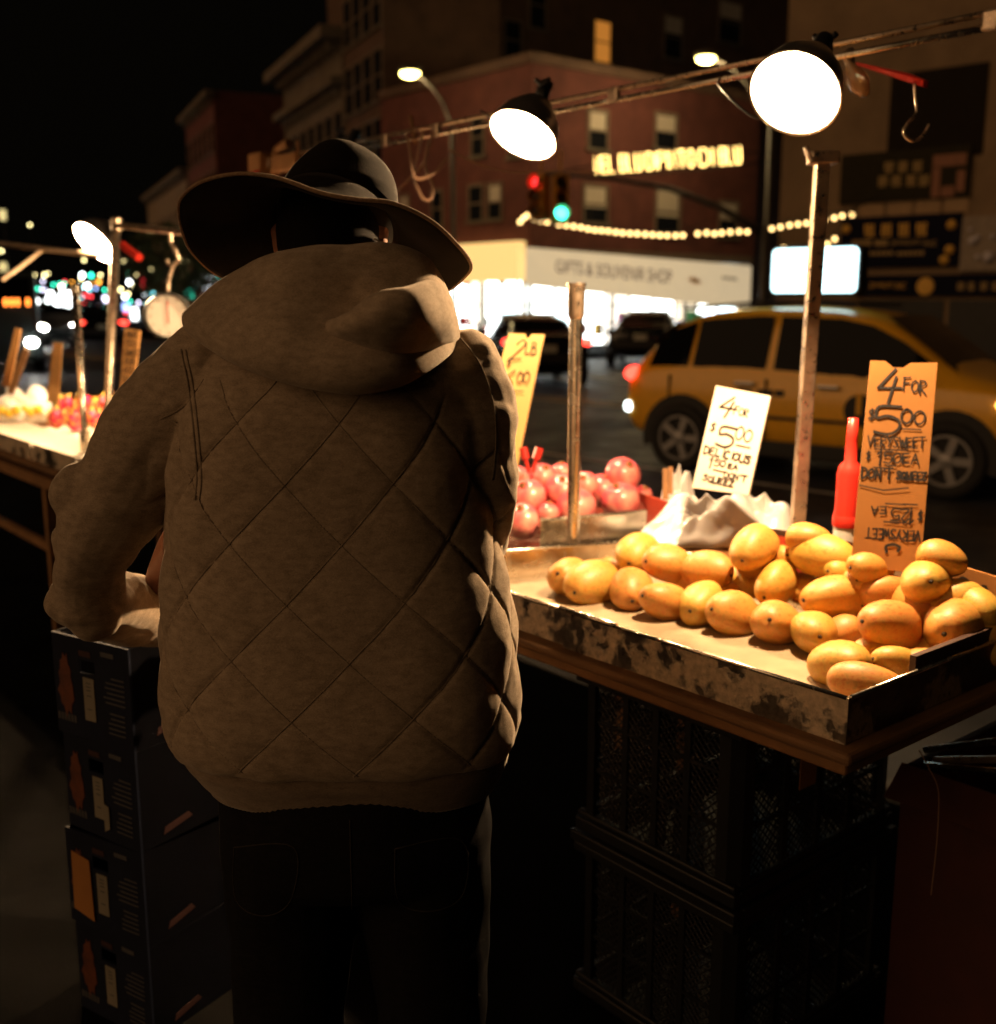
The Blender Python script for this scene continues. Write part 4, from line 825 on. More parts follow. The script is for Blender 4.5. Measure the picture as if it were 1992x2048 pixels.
def smooth_pts(pts, k=5):
    if len(pts) < 3: return pts
    out = []; n = len(pts)
    for i in range(n-1):
        p0, p1, p2, p3 = (V(pts[max(i-1, 0)]), V(pts[i]), V(pts[i+1]), V(pts[min(i+2, n-1)]))
        for t in np.linspace(0, 1, k, endpoint=False): out.append(.5*((2*p1) + (-p0+p2)*t + (2*p0-5*p1+4*p2-p3)*t*t + (-p0+3*p1-3*p2+p3)*t**3))
    return out + [V(pts[-1])]
def write(mb, text, o, ex, ey, nz, size, pen, adv=.74, jit=.05, rr=None, slant=0., drop=0., fit=None):
    rr = rr or random.Random(len(text)*13+int(size*1e4)); x = 0
    wt = [(.5 if ch in "1I'." else 1.) for ch in text]; step = fit/sum(wt) if fit else size*adv; gx = step/.78 if fit else size*.92
    for ch, wg in zip(text, wt):
        k = size*(1 + rr.uniform(-jit, jit)*1.5); yo = rr.uniform(-jit, jit)*size - drop*x
        for stx in G[ch]:
            for pts in ([stx[i:i+2] for i in range(len(stx)-1)] if ch in 'FENTVWZLAYK14-I' else [smooth_pts(stx)]):
                mb.ribbon([V(o) + ex*(x + (p[0] + slant*p[1])*gx) + ey*(p[1]*k + yo) for p in pts], pen*rr.uniform(.85, 1.15), nz + 0*nz)
        x += step*wg
def card(name, label, quad, dep, th, mat, lines, notch=None, edge=None, pen=.004, cat='price card'):
    TL, TR, BR, BLp = [ad(*q, d) for q, d in zip(quad, dep)]
    nz = unit(np.cross(TR-TL, TL-BLp)); nz = nz if nz @ (CAM-TL) > 0 else -nz
    w = np.linalg.norm(TR-TL); h = np.linalg.norm(TL-BLp); f = lambda s, t: (TL*(1-s)+TR*s)*(1-t) + (BLp*(1-s)+BR*s)*t
    out = [(0, 1), (0, 0)] + ([(s, t) for s, t in notch] if notch else []) + [(1, 0), (1, .5), (1, 1)]
    P = [f(s, t) for s, t in out]; m_ = MB(); m_.loft([P[::-1], [q - nz*th for q in P[::-1]]], caps=True)
    c = tag(m_.build_at(name, mat, (BLp+BR)/2), label, cat, 'price cards on the stall')
    ex = unit(TR-TL); m_ = MB()
    for (tx, s, t, size, pn, fl, kw) in lines:
        o = f(s, t) + nz*.0012; ey = unit((TL-BLp) - ex*((TL-BLp) @ ex)); e1 = ex
        if fl: e1, ey = -ex, -ey
        if 'ang' in kw: q = math.radians(kw.pop('ang')); e1, ey = e1*math.cos(q)+ey*math.sin(q), -e1*math.sin(q)+ey*math.cos(q)
        if 'len' in kw: m_.ribbon([o, o + e1*kw['len']*w*.5 - ey*kw.get('sag', 0), o + e1*kw['len']*w], pn, nz)
        else:
            if 'fit' in kw: kw['fit'] *= w
            write(m_, tx, o, e1, ey, nz, size*h, pn, **kw)
    m_.v = [tuple(V(q)) for q in m_.v]
    m_.build('handwriting', M['ink'], c); return c
D2 = (2.36, 2.33, 2.31, 2.34)
card('price_card', 'tall orange cardboard price card, 4 for 5.00 very sweet, standing behind the mangoes', ((1741, 721), (1875, 725), (1840, 1148), (1702, 1130)), D2, .005, M_card,
 [('4', .12, .185, .140, .0060, 0, dict(slant=.12, fit=.33)), ('FOR', .52, .140, .062, .0036, 0, dict(drop=.22, fit=.36)), ('$', .04, .29, .055, .0036, 0, {}), ('5', .13, .35, .125, .0064, 0, dict(fit=.42)), ('00', .52, .30, .070, .0040, 0, dict(fit=.38)), ('-', .57, .325, .1, .003, 0, dict(len=.27)),
  ('VERYSWEET', .07, .418, .050, .0032, 0, dict(fit=.86)), ('-', .19, .430, .1, .003, 0, dict(len=.48)), ('$', .06, .485, .042, .003, 0, {}), ('1', .20, .510, .075, .0036, 0, {}), ('50EA', .33, .492, .050, .0034, 0, dict(fit=.54)), ('-', .19, .520, .1, .003, 0, dict(len=.18)), ('-', .38, .505, .1, .003, 0, dict(len=.14)),
  ("DON'T", .02, .574, .050, .0042, 0, dict(fit=.47)), ('SQUEEZ', .54, .566, .036, .0048, 0, dict(fit=.45)), ('-', .02, .612, .1, .003, 0, dict(len=.72, sag=.008)),
  ('$', .98, .705, .045, .0036, 1, {}), ('1', .88, .695, .078, .0036, 1, {}), ('25', .78, .705, .056, .0034, 1, dict(fit=.28)), ('EA', .44, .703, .036, .003, 1, dict(fit=.24)), ('-', .42, .688, .1, .003, 0, dict(len=.30)), ('-', .68, .682, .1, .003, 0, dict(len=.2)), ('-', .42, .775, .1, .003, 0, dict(len=.34)),
  ('VERYSWEET', .96, .800, .048, .0034, 1, dict(fit=.82)), ('C', .46, .88, .07, .006, 0, dict(ang=-80))],
 notch=[(.22, 0), (.32, .022), (.34, .03), (.50, .03), (.55, .018), (.60, .006)], edge=1)
card('price_card', 'white price card, 4 for 5.00 delicious, leaning beside the square post', ((1432, 771), (1541, 792), (1497, 990), (1384, 975)), (2.83, 2.76, 2.76, 2.83), .009, M_cardw,
 [('4', .12, .27, .17, .0056, 0, dict(slant=.15, fit=.28)), ('FOR', .42, .24, .075, .0032, 0, dict(fit=.28)), ('$', .07, .44, .09, .0034, 0, {}), ('5', .22, .55, .20, .0060, 0, dict(fit=.33)), ('00', .53, .48, .13, .0036, 0, dict(fit=.32)), ('-', .60, .53, .1, .0036, 0, dict(len=.25)),
  ('DELICIOUS', .05, .66, .075, .0040, 0, dict(fit=.88)), ('1', .17, .79, .10, .0042, 0, {}), ('50', .28, .755, .065, .0034, 0, dict(fit=.22)), ('-', .30, .80, .1, .0034, 0, dict(len=.2)), ('EA', .53, .765, .045, .0034, 0, dict(fit=.2)), ("DON'T", .50, .855, .055, .0036, 0, dict(fit=.42)), ('SQUEEZ', .15, .915, .060, .0038, 0, dict(fit=.58))])
card('price_card', 'glowing yellow price card, 2 lb 6.00, beside the person right shoulder', ((1018, 667), (1089, 669), (1034, 935), (938, 932)), (3.50, 3.46, 3.44, 3.48), .006, pm('pale_card', (.72, .46, .17), .8, var=.08),
 [('2', .22, .19, .14, .0048, 0, dict(slant=.35, fit=.34)), ('LB', .58, .15, .085, .004, 0, dict(fit=.34)), ('$', .18, .25, .06, .004, 0, {}), ('6', .18, .42, .15, .005, 0, dict(slant=.2, fit=.36)), ('00', .55, .37, .085, .004, 0, dict(fit=.36)), ('-', .55, .43, .1, .004, 0, dict(len=.25)), ('-', .34, .48, .1, .006, 0, dict(len=.3)), ('EA', .36, .55, .06, .005, 0, dict(adv=.9))],
 notch=[(.46, 0), (.50, .03), (.60, .03), (.64, 0)])
m_ = MB(); A = atpl(1912, 1140, fbk.Q, fbk.n) - W*.002
for q, ch in ((.006, 'S'), (.045, 'U'), (.05, 'C')): write(m_, ch, A + ex*q - Z3*(.05+.01*(q > .04)), ex, Z3, -W, .035, .005)
write(m_, 'C', A + ex*.11 - Z3*.075, ex, Z3, -W, .06, .008); m_.build('scribble', M['ink'], c3)
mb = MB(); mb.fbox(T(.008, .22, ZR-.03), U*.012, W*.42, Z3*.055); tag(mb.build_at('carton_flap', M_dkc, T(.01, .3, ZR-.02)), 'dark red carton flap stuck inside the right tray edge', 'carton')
# ---- red bottle behind the cards
P = ad(1692, 1076, 2.62); t = thing('red_bottle', P, 'red plastic bottle with long neck and white base beside the orange card', 'bottle'); sc = 2.62/FPX
mb = MB(); mb.lathe([(.001, 24*sc), (26*sc, 24*sc), (27*sc, 45*sc), (25*sc, 60*sc), (25*sc, 130*sc), (21*sc, 146*sc), (12*sc, 156*sc), (11*sc, 200*sc), (9.5*sc, 240*sc), (.001, 241*sc)], 24, P, Z3); mb.build('bottle_body', M['red_plastic'], t, smooth=True)
mb = MB(); mb.lathe([(.001, -60*sc), (26*sc, -60*sc), (26*sc, 23*sc), (.001, 23.5*sc)], 24, P, Z3); mb.build('white_base', M['white_plastic'], t, smooth='auto')
mb = MB(); mb.lathe([(27.5*sc, 24*sc), (28.5*sc, 30*sc), (28.5*sc, 44*sc), (27.2*sc, 47*sc)], 24, P, Z3); mb.build('collar', M['red_plastic'], t, smooth=True)

# ---- posts and the lamp rail
P = ad(1640, 300, 2.75); PX, PY = P[0], P[1]-.03; sp = thing('square_post', (PX, PY, 0), 'square steel post right of the white price card, holding the brightest lamp', 'post')
mb = MB(); lean = V(.0, 0, 0); mb.loft([[V(PX-.03*(1-k)+x, PY+y, 2.03*k) for x, y in ((-.017, -.017), (.017, -.017), (.017, .017), (-.017, .017))] for k in (0, .33, .66, .965)]); mb.build('tube', M['rusty_steel'], sp, bevel=.003)
mb = MB(); mb.box((PX, PY, 1.945), (.07, .055, .03)); mb.tube([(PX-.05, PY-.02, 1.97), (PX-.035, PY-.03, 1.93)], .008, 6); mb.build('clamp', M['rusty_steel'], sp, bevel=.004)
q = T(1.165, .47, 0); ztop = [z for z in np.arange(1.2, 1.9, .002) if proj((q[0], q[1], z))[1] <= 572][0]
rp_ = thing('round_post', (q[0], q[1], .875), 'short polished round post standing in the tray corner left of the fruit', 'post')
mb = MB(); mb.lathe([(.001, .875), (.018, .875), (.0175, ztop-.05), (.001, ztop-.05)], 20, (q[0], q[1], 0), Z3); mb.build('tube', M['steel'], rp_, smooth='auto')
mb = MB(); mb.lathe([(.018, ztop-.085), (.0225, ztop-.075), (.0235, ztop), (.026, ztop+.001), (.026, ztop+.008), (.019, ztop+.008), (.019, ztop-.03), (.001, ztop-.03)], 20, (q[0], q[1], 0), Z3); mb.build('socket', M['rusty_steel'], rp_, smooth='auto')
mb = MB(); mb.box((q[0], q[1], .874), (.07, .07, .006)); mb.build('foot_plate', M['rusty_steel'], rp_)
R0 = ad(1640, 110, 2.75); RA = lambda t, dz=0.: R0 + U*t + Z3*dz
rl = thing('lamp_rail', RA(0), 'pair of thin steel rods carrying the stall lamps, running off to the left', 'rail')
mb = MB(); mb.tube([RA(-.42, .018), RA(.5, .016), RA(1.4, .018), RA(2.95, .016)], .0075, 8); mb.build('rod', M['rusty_steel'], rl, smooth=True)
mb = MB(); mb.tube([RA(-.46, -.012), RA(.5, -.014), RA(1.4, -.012), RA(2.95, -.014)], .0085, 8); mb.build('rod', M['steel'], rl, smooth=True)
for t in (-.44, 0.0, .72, 1.05, 1.62, 1.95, 2.9): mb = MB(); mb.box(RA(t, .002), (.04, .022, .045), U, W); mb.build('coupling', M['rusty_steel'], rl, bevel=.006)
for t in (1.75, 2.6): mb = MB(); mb.tube([RA(t, -.03), RA(t+.02, .04), RA(t+.03, .07)], .009, 6); mb.build('peg', M_wood2, rl)
mb = MB(); mb.box(RA(2.95, -.02), (.12, .09, .14), U, W); mb.box(RA(2.72, -.01), (.22, .05, .07), U, W); mb.tube([RA(2.85, -.1), RA(2.8, .05), RA(2.7, .07)], .025, 8); mb.build('timber_block', M_wood2, rl, bevel=.01)
mb = MB(); mb.box(RA(2.9, -.06) - W*.06, (.03, .02, .05), U, W); mb.build('red_tape', M['red_plastic'], rl)
M_refl_in = pm('reflector_inside', (.82, .80, .76), .45, .2, var=.05); M_refl_out = pm('reflector_outside', (.45, .42, .38), .3, .9, var=.15); M_bulbw = em('work_bulb', (1., .80, .55), 60., False)
def clamp_lamp(label, px, py, D, tocam, img, dia, energy, back_at=None, light_name='stall_lamp_light'):
    c = ad(px, py, D); tc_ = unit(CAM-c); right = unit(np.cross(FWD, Z3)); iu = unit(img)
    pp = RT*iu[0] - UP*iu[1]; pp = unit(pp - tc_*(pp @ tc_)); n = unit(tc_*tocam + pp*math.sqrt(1-tocam**2)); r = dia/2
    t = thing('clamp_lamp', c, label, 'lamp', 'clamp lamps of the stall')
    mo = c                                                               # mouth centre, axis n points outwards
    inner = [(.022, -.115), (.045, -.113), (r*.62, -.090), (r*.86, -.055), (r*.965, -.02), (r, 0)]
    mb = MB(); mb.lathe(inner, 40, mo, n); mb.build('reflector_lining', M_refl_in, t, smooth=True)
    mb = MB(); mb.lathe([(a+.003, b-.003) for a, b in inner] + [(r+.006, .001), (r+.006, .004), (r, .001)], 40, mo, n); mb.build('reflector', M_refl_out, t, smooth=True)
    mb = MB(); mb.lathe([(.001, -.112), (.016, -.110), (.024, -.098), (.024, -.088), (.014, -.080), (.001, -.078)], 18, mo, n); mb.build('bulb', M_bulbw, t, smooth=True)
    mb = MB(); mb.lathe([(.001, -.20), (.019, -.20), (.021, -.19), (.021, -.13), (.021, -.12), (.0205, -.117)], 18, mo, n); mb.build('socket', M['black_plastic'], t, smooth='auto')
    bk = mo - n*.18; tgt = V(back_at) if back_at is not None else bk + Z3*.08
    mb = MB(); mb.tube([bk, (bk+tgt)/2 + Z3*.01, tgt], .008, 6); mb.box(tgt, (.03, .022, .06), U, W); mb.ball(tgt + Z3*.035, .012, 8, 6); mb.tube([tgt + Z3*.03, tgt + Z3*.055 + U*.03], .007, 6); mb.tube([tgt + Z3*.03, tgt + Z3*.05 - U*.03], .007, 6); mb.build('clamp', M['black_metal'], t, smooth=True)
    cq = [bk, bk - Z3*.10 + U*.05, bk - Z3*.13 + U*.16, bk - Z3*.05 + U*.27, tgt + U*.30 - Z3*.0]; mb = MB(); mb.tube(smooth_pts(cq), .0035, 6); mb.build('power_cord', M['black_plastic'], t, smooth=True)
    L = bpy.data.lights.new(light_name, 'POINT'); L.energy = energy; L.color = LAMP_COL; L.shadow_soft_size = .022
    o = bpy.data.objects.new(light_name, L); COL.objects.link(o); o.parent = t; o.location = tuple(mo - n*.008 - V(t.location))
LAMP_COL = (1., .63, .32)
clamp_lamp('biggest and brightest clamp lamp at the top of the square post', 1590, 187, 2.26, .80, (-.48, .87), .184, 170, ad(1648, 118, 2.5))
clamp_lamp('middle clamp lamp on the rail, right of the hat', 1046, 270, 3.28, .56, (-.42, .9), .204, 120, ad(1085, 195, 3.3))
clamp_lamp('clamp lamp mostly hidden behind the hat crown', 672, 345, 4.35, .45, (-.45, .9), .207, 65, RA(2.28, .03))
clamp_lamp('small far clamp lamp at the left over the dragon fruit', 188, 485, 5.4, .42, (-.72, .69), .228, 420, ad(228, 455, 5.3))
for i, pts in enumerate(([(795, 383), (825, 352), (846, 328), (858, 295), (866, 262)], [(846, 262), (838, 300), (828, 352), (845, 395), (862, 398), (866, 372), (850, 330), (858, 280)], [(812, 268), (820, 300), (826, 345), (838, 358), (870, 345), (895, 315)], [(900, 300), (960, 330), (1030, 345), (1100, 342), (1190, 345)])):
    mb = MB(); mb.tube([ad(*q, 3.9 - .1*i) for q in smooth_pts([V(*q) for q in pts])], .006 if i < 3 else .004, 6); tag(mb.build_at('cable', M['cable'], ad(*pts[0], 3.9)), ['brown cable hanging down from the rail to the hat', 'brown cable tied in a long loop under the rail', 'brown cable curling across the loop', 'thin cable sagging to the right under the middle lamp'][i], 'cable', 'cables hanging from the rail')
# hook, bracket, spare bulb at the right
hk = thing('hanging_hook', ad(1829, 170, 2.55), 'bent wire hook hanging from a red bracket at the top right', 'hook')
mb = MB(); mb.tube([ad(*q, 2.55) for q in smooth_pts([V(1829, 168), V(1831, 200), V(1833, 224), V(1815, 248), V(1807, 264), V(1817, 279), V(1834, 281), V(1848, 268), V(1858, 249)])], .0035, 8); mb.build('wire', M['rusty_steel'], hk, smooth=True)
mb = MB(); P = [ad(*q, d) for q, d in (((1712, 124), 2.68), ((1815, 146), 2.57), ((1848, 160), 2.53), ((1846, 174), 2.53), ((1815, 164), 2.57), ((1712, 130), 2.68))]; mb.loft([P, [q + W*.02 for q in P]]); mb.build('bracket', M['red_plastic'], hk)
mb = MB(); P = ad(1714, 158, 2.7); mb.lathe([(.001, -.05), (.012, -.045), (.024, -.02), (.025, .0), (.016, .03), (.009, .042), (.009, .06)], 16, P, unit(-RT*.45 + UP*.9)); t = tag(mb.build_at('spare_bulb', pm('amber_glass', (.8, .5, .25), .12, trans=.6, var=0), P, smooth=True), 'unlit glass bulb hanging beside the brightest lamp', 'bulb')
mb = MB(); mb.tube([ad(1702, 125, 2.7), ad(1700, 100, 2.71)], .010, 8); mb.build('bulb_socket', M['rusty_steel'], t)

# ---- second tray with pink fruit, bag, tongs
Pa, Pb = atz(1079, 1040, 1.0), atz(1291, 1022, 1.0); e1 = unit(Pb-Pa); e2 = V(-e1[1], e1[0], 0); L1 = np.linalg.norm(Pb-Pa)
t2 = thing('fruit_tray', (Pa+Pb)/2 + e2*.2 - Z3*.09, 'shiny metal tray of round pink fruit behind the mango tray', 'tray')
mb = MB(); B0 = Pa - Z3*.085; mb.fbox(B0 - e1*.35, e1*(L1+.45), e2*.55, Z3*.006); mb.build('tray_floor', M['steel'], t2)
mb = MB(); mb.fbox(B0 - Z3*.001, e1*L1, -e2*.006, Z3*.086); mb.build('front_panel', M['steel'], t2)
mb = MB(); mb.fbox(B0 + e1*(L1+.1), -e1*.006, e2*.55, Z3*.10); mb.build('side_panel', M_redc, t2)
mb = MB(); mb.fbox(B0 - e1*.35 + e2*.55, e1*(L1+.45), e2*.006, Z3*.10); mb.build('back_panel', M_redc, t2)
mb = MB(); mb.tube([Pa - e2*.003, Pb - e2*.003], .005, 8); mb.build('rolled_rim', M['steel'], t2)
mb = MB(); mb.fbox(B0 - e1*.4 - e2*.09 - Z3*.02, e1*(L1+.5), e2*.05, Z3*.03); mb.build('ledge', M['steel'], t2)
sp_ = MB(); sp_.fbox(V(B0[0], B0[1], .869) - e1*.2 + e2*.05, e1*(L1+.2), e2*.4, Z3*(.04)); sp_.build('riser', M_wood2, t2)
M_pink = pm('pink_fruit', (.66, .09, .12), .32, var=.2, scale=10, col2=(.78, .34, .26), c2scale=9, c2lo=.48, c2hi=.66, coat=.25)
z3 = lambda x, y: (1000 + x*.2206, 830 + y*.2206)
FR = [(150, 590, 260, 1.06, 'at the far left of the tray'), (255, 745, 340, 1.02, 'second from the left in the middle row'), (205, 965, 350, .985, 'lowest and nearest, left of the metal corner'), (385, 570, 270, 1.06, 'in the back row beside the red tongs'), (560, 690, 330, 1.03, 'just left of the round post'), (690, 840, 370, .99, 'in front behind the round post'), (770, 640, 260, 1.05, 'just right of the round post'), (930, 690, 320, 1.02, 'with its crown up, centre right'), (1090, 780, 360, 1.0, 'big and red at the front right'), (1110, 545, 330, 1.07, 'highest at the back right'), (1290, 730, 190, 1.0, 'small at the right end'), (560, 540, 230, 1.06, 'behind, left of the post top row'), (1080, 630, 280, 1.04, 'pale, right of centre between the rows'), (430, 900, 230, .975, 'low behind the metal corner')]
for i, (x, y, d, z, lab) in enumerate(FR):
    P = atz(*z3(x, y), z); D = proj(P)[2]; r = d*.2206*D/FPX/2; n = unit((random.uniform(-.5, .5), random.uniform(-.9, .2), 1)); m_ = MB()
    pr = [(r*math.sin(q)*(1 + .03*math.cos(3*q)), -r*.95*math.cos(q)) for q in np.linspace(.02, math.pi-.10, 16)]; pr = [(a, b - (.12*r if k > 14 else 0)) for k, (a, b) in enumerate(pr)]
    m_.lathe(pr, 24, P, n, caps=True); o = tag(m_.build_at('round_fruit', M_pink, P, smooth=True), 'round pink fruit ' + lab, 'fruit', 'pink fruit in the shiny tray')
    m_ = MB(); m_.lathe([(.006, r*.80), (.010, r*.98), (.007, r*1.02)], 8, P, n); m_.build('crown', pm('fruit_crown', (.35, .2, .06), .7), o)
tg = thing('tongs', ad(1062, 940, 3.25), 'pair of red handles sticking up between the pink fruit', 'tongs')
for s_, q in ((-1, [(1058, 945), (1051, 918), (1046, 895)]), (1, [(1066, 945), (1072, 918), (1079, 896)])): mb = MB(); mb.tube([ad(*p, 3.22) for p in q[1:]] , .012, 8); mb.tube([ad(*q[0], 3.22), ad(*q[1], 3.22)], .006, 6); mb.build('handle', M['red_plastic'], tg)
mb = MB(); P = ad(1331, 968, 3.0); mb.box(P, (.014, .012, .085), RT, FWD, UP); mb.box(P + RT*.014 + UP*.01, (.010, .012, .075), RT, FWD, UP); tag(mb.build_at('wooden_peg', M_wood2, P), 'small wooden peg standing right of the pink fruit', 'peg')
# crumpled white bag: a thin film gathered into a low heap, with sharp radiating creases
def vnoise(p, s, seed):
    r = np.random.default_rng(seed); o = np.zeros(len(p))
    for k in range(7): d = r.normal(size=3); d /= np.linalg.norm(d); o += np.sin(p @ d*s*r.uniform(.6, 1.6) + r.uniform(0, 6.28))
    return o/7
def wob(p, s, ph): return np.sin(p[:, 0]*s + ph)*np.sin(p[:, 1]*s*1.3 + ph*2 + p[:, 2]*s) + np.abs(np.sin(p[:, 2]*s*1.1 + p[:, 0]*s*.8 + ph*3))
M_bag = pm('white_plastic_film', (.90, .89, .86), .25, var=.04); b_ = M_bag.node_tree.nodes['Principled BSDF']
b_.inputs['Subsurface Weight'].default_value = .35; b_.inputs['Subsurface Radius'].default_value = (.03, .03, .02); b_.inputs['Subsurface Scale'].default_value = 1.
def film(name, label, c, rx, ry, h, seed, ncre, tilt=0., th=.0015, group='plastic bags behind the mangoes'):
    r_ = np.random.default_rng(seed); n_, k_ = 90, 34; pts = []; c = V(c); ph = r_.uniform(0, 6.28, 8)
    for i in range(k_+1):
        t = i/k_
        for q in np.linspace(0, 2*math.pi, n_, endpoint=False):
            edge = 1 + .10*math.sin(2*q+ph[0]) + .07*math.sin(3*q+ph[1]) + .05*math.sin(7*q+ph[2])
            x, y = rx*t*edge*math.cos(q), ry*t*edge*math.sin(q); p3 = V(x*1.7, y*1.7, seed*.37)
            cre = abs(math.sin(q*ncre/2 + 2.2*t + ph[3] + 1.5*math.sin(3*q+ph[4])))                      # radiating folds
            z = h*(1-t**2.2)**.75*(.82 + .25*math.sin(2*q+ph[5]) + .14*math.sin(5*t*2+ph[6])) + tilt*x + .011*t*(1-t)*4*(cre-.5) + .006*abs(math.sin(40*x + 30*y + ph[7]))*(1-t*.6)
            pts.append(c + RT*x + V(0, 1., 0)*y + Z3*max(z, .001))
    P = np.array(pts); P = P + (vnoise(P, 55, seed)*.006 + np.abs(vnoise(P, 120, seed+5))*.004)[:, None]*V(.3, -.6, .6)
    m_ = MB(); m_.loft([list(P[i*n_:(i+1)*n_]) for i in range(k_+1)], caps=False); o = tag(m_.build_at(name, M_bag, c, smooth=True), label, 'bag', group)
    sd = o.modifiers.new('s', 'SOLIDIFY'); sd.thickness = th; return o
film('plastic_bag', 'crumpled white plastic bag behind the mangoes, in front of the white card', atz(1410, 1078, .935), .185, .13, .115, 3, 13)
film('plastic_bag', 'flat crinkled plastic bag lying at the right of the heap by the square post', atz(1525, 1066, .94), .15, .11, .10, 5, 9, -.3)
film('plastic_bag', 'small twisted bag end standing up beside the wooden peg', atz(1355, 1050, .935), .055, .05, .16, 8, 9)
mb = MB(); mb.tbox(.55, 1.0, .66, .98, .869, .93); tag(mb.build_at('low_carton', M_card, T(.8, .8, .869), bevel=.004), 'low carton under the white plastic bag', 'carton')
# ================================================================== crates, cartons, left stall
# ---- black plastic crates stacked under the tray: local x along U, y along W, origin at near corner foot
CL_, CW_, CH_ = .45, .57, .41
Pc = aty(1468, 1785, 2.0); ca, cb = (Pc-O) @ U, (Pc-O) @ W
def crate():
    t = thing('plastic_crate', (0, 0, 0), 'x', 'crate', 'black crates stacked under the tray', math.atan2(U[1], U[0]))
    # local frame: x along U, local +y is to the left of U, so W is -y
    def P(a, b, z): return V(a, -b, z)
    def bx(m_, a0, a1, b0, b1, z0, z1): m_.fbox(P(a0, b1, z0), V(a1-a0, 0, 0), V(0, b1-b0, 0), V(0, 0, z1-z0))
    for nm, r in (('top_rim', ((-.012, CH_-.03, CH_-.004), (-.006, CH_-.055, CH_-.032))), ('base_rim', ((-.004, .0, .03), (0, .032, .045)))):
        m_ = MB()
        for o_, z0, z1 in r:
            bx(m_, o_, CL_-o_, o_, .02, z0, z1); bx(m_, o_, CL_-o_, CW_-.02, CW_-o_, z0, z1); bx(m_, o_, .02, .0201, CW_-.0201, z0, z1); bx(m_, CL_-.02, CL_-o_, .0201, CW_-.0201, z0, z1)
        m_.build(nm, M['black_plastic'], t, local=True, bevel=.004)
    m_ = MB(); bx(m_, .01, CL_-.01, .01, CW_-.01, .004, .014); m_.build('floor', M['black_plastic'], t, local=True)
    for (cx, cy) in ((0, 0), (CL_, 0), (CL_, CW_), (0, CW_)):
        m_ = MB(); s1 = 1 if cx == 0 else -1; s2 = 1 if cy == 0 else -1
        poly = [(0, .05), (.004, .025), (.025, .004), (.05, 0), (.05, .012), (.03, .016), (.016, .03), (.012, .05)]
        m_.loft([[P(cx+s1*x, cy+s2*y, z) for x, y in poly] for z in (.046, CH_-.056)]); m_.build('corner_post', M['black_plastic'], t, local=True)
    for face in range(4):
        L = CL_ if face in (0, 2) else CW_
        def Q(s, z, o=0.):
            return {0: P(s, .006+o, z), 2: P(s, CW_-.006-o, z), 1: P(.006+o, s, z), 3: P(CL_-.006-o, s, z)}[face]
        ez = Z3
        m_ = MB()
        def bar(s0, s1, z0, z1, o0, o1):
            q = [Q(s0, z0, o0), Q(s1, z0, o0), Q(s1, z0, o1), Q(s0, z0, o1)]; m_.loft([q, [c + Z3*(z1-z0) for c in q]])
        cells = np.linspace(.05, L-.05, 5)
        for s in cells[1:-1]: bar(s-.008, s+.008, .046, CH_-.056, 0, .010)
        for z in (.155, .27): bar(.05, L-.05, z-.004, z+.004, .001, .009)
        m_.build('rib_frame', M['black_plastic'], t, local=True)
        m_ = MB()                                                       # lattice of crossed bars in each cell
        for i in range(4):
            s0, s1 = cells[i]+.008, cells[i+1]-.008
            if i in (1, 2) and face in (0, 1) and False: continue
            z0, z1 = .046, CH_-.056; w = s1-s0; st = .018
            for sg in (1, -1):
                k = 0; zz = z0 - w
                while zz < z1:
                    a, b = zz, zz + w
                    ta, tb_2 = max(0, (z0-a)/w), min(1, (z1-a)/w)
                    if tb_2 > ta:
                        pa, pb = (s0+w*ta, a+w*ta), (s0+w*tb_2, a+w*tb_2)
                        if sg < 0: pa, pb = (s1-w*ta, pa[1]), (s1-w*tb_2, pb[1])
                        m_.tube([Q(pa[0], pa[1], .006), Q(pb[0], pb[1], .006)], .0018, 4)
                    zz += st
        tag(m_.build('lattice', M['black_plastic'], t, local=True), kind='stuff')
    return t
cr0 = crate(); base = T(ca, cb, 0)
cr0.location = tuple(T(ca, cb, 0)); cr0['label'] = 'lower of the two black plastic lattice crates under the mango tray'
cr1 = dup(cr0, T(ca, cb, CH_-.001), None, 'upper black plastic lattice crate under the mango tray, torn label on it')
m_ = MB(); x0 = .29
poly = [(0, 0), (.055, 0), (.06, .14), (.05, .15), (.0, .145)]
m_.loft([[V(-.007, -(.19+a), .20+b) for a, b in poly], [V(-.009, -(.19+a), .20+b) for a, b in poly]]); m_.build('torn_label', M_card, cr1, local=True)
# ---- brown carton and loose sticks at the lower right
P = ad(1800, 1590, 2.35); cb2 = thing('brown_carton', T((P-O) @ U - .2, (P-O) @ W + .2, 0), 'dark red brown carton on the ground at the lower right, sticks across its top', 'carton')
a0 = (P-O) @ U; b0 = (P-O) @ W; M_rc = pm('red_brown_carton', (.05, .010, .006), .8, var=.25)
mb = MB(); mb.tbox(a0-.42, a0, b0, b0+.02, .0, .63); mb.tbox(a0-.42, a0, b0+.4, b0+.42, 0, .63); mb.tbox(a0-.02, a0, b0+.021, b0+.399, 0, .63); mb.tbox(a0-.42, a0-.40, b0+.021, b0+.399, 0, .63); mb.tbox(a0-.4, a0-.021, b0+.021, b0+.399, .01, .02); mb.build('box_walls', M_rc, cb2, bevel=.004)
mb = MB(); mb.loft([[T(a0-.42, b0-.002, .632), T(a0, b0-.002, .632), T(a0, b0-.06, .575), T(a0-.42, b0-.06, .575)], [T(a0-.42, b0-.002, .637), T(a0, b0-.002, .637), T(a0, b0-.065, .578), T(a0-.42, b0-.065, .578)]]); mb.build('flap', M_rc, cb2)
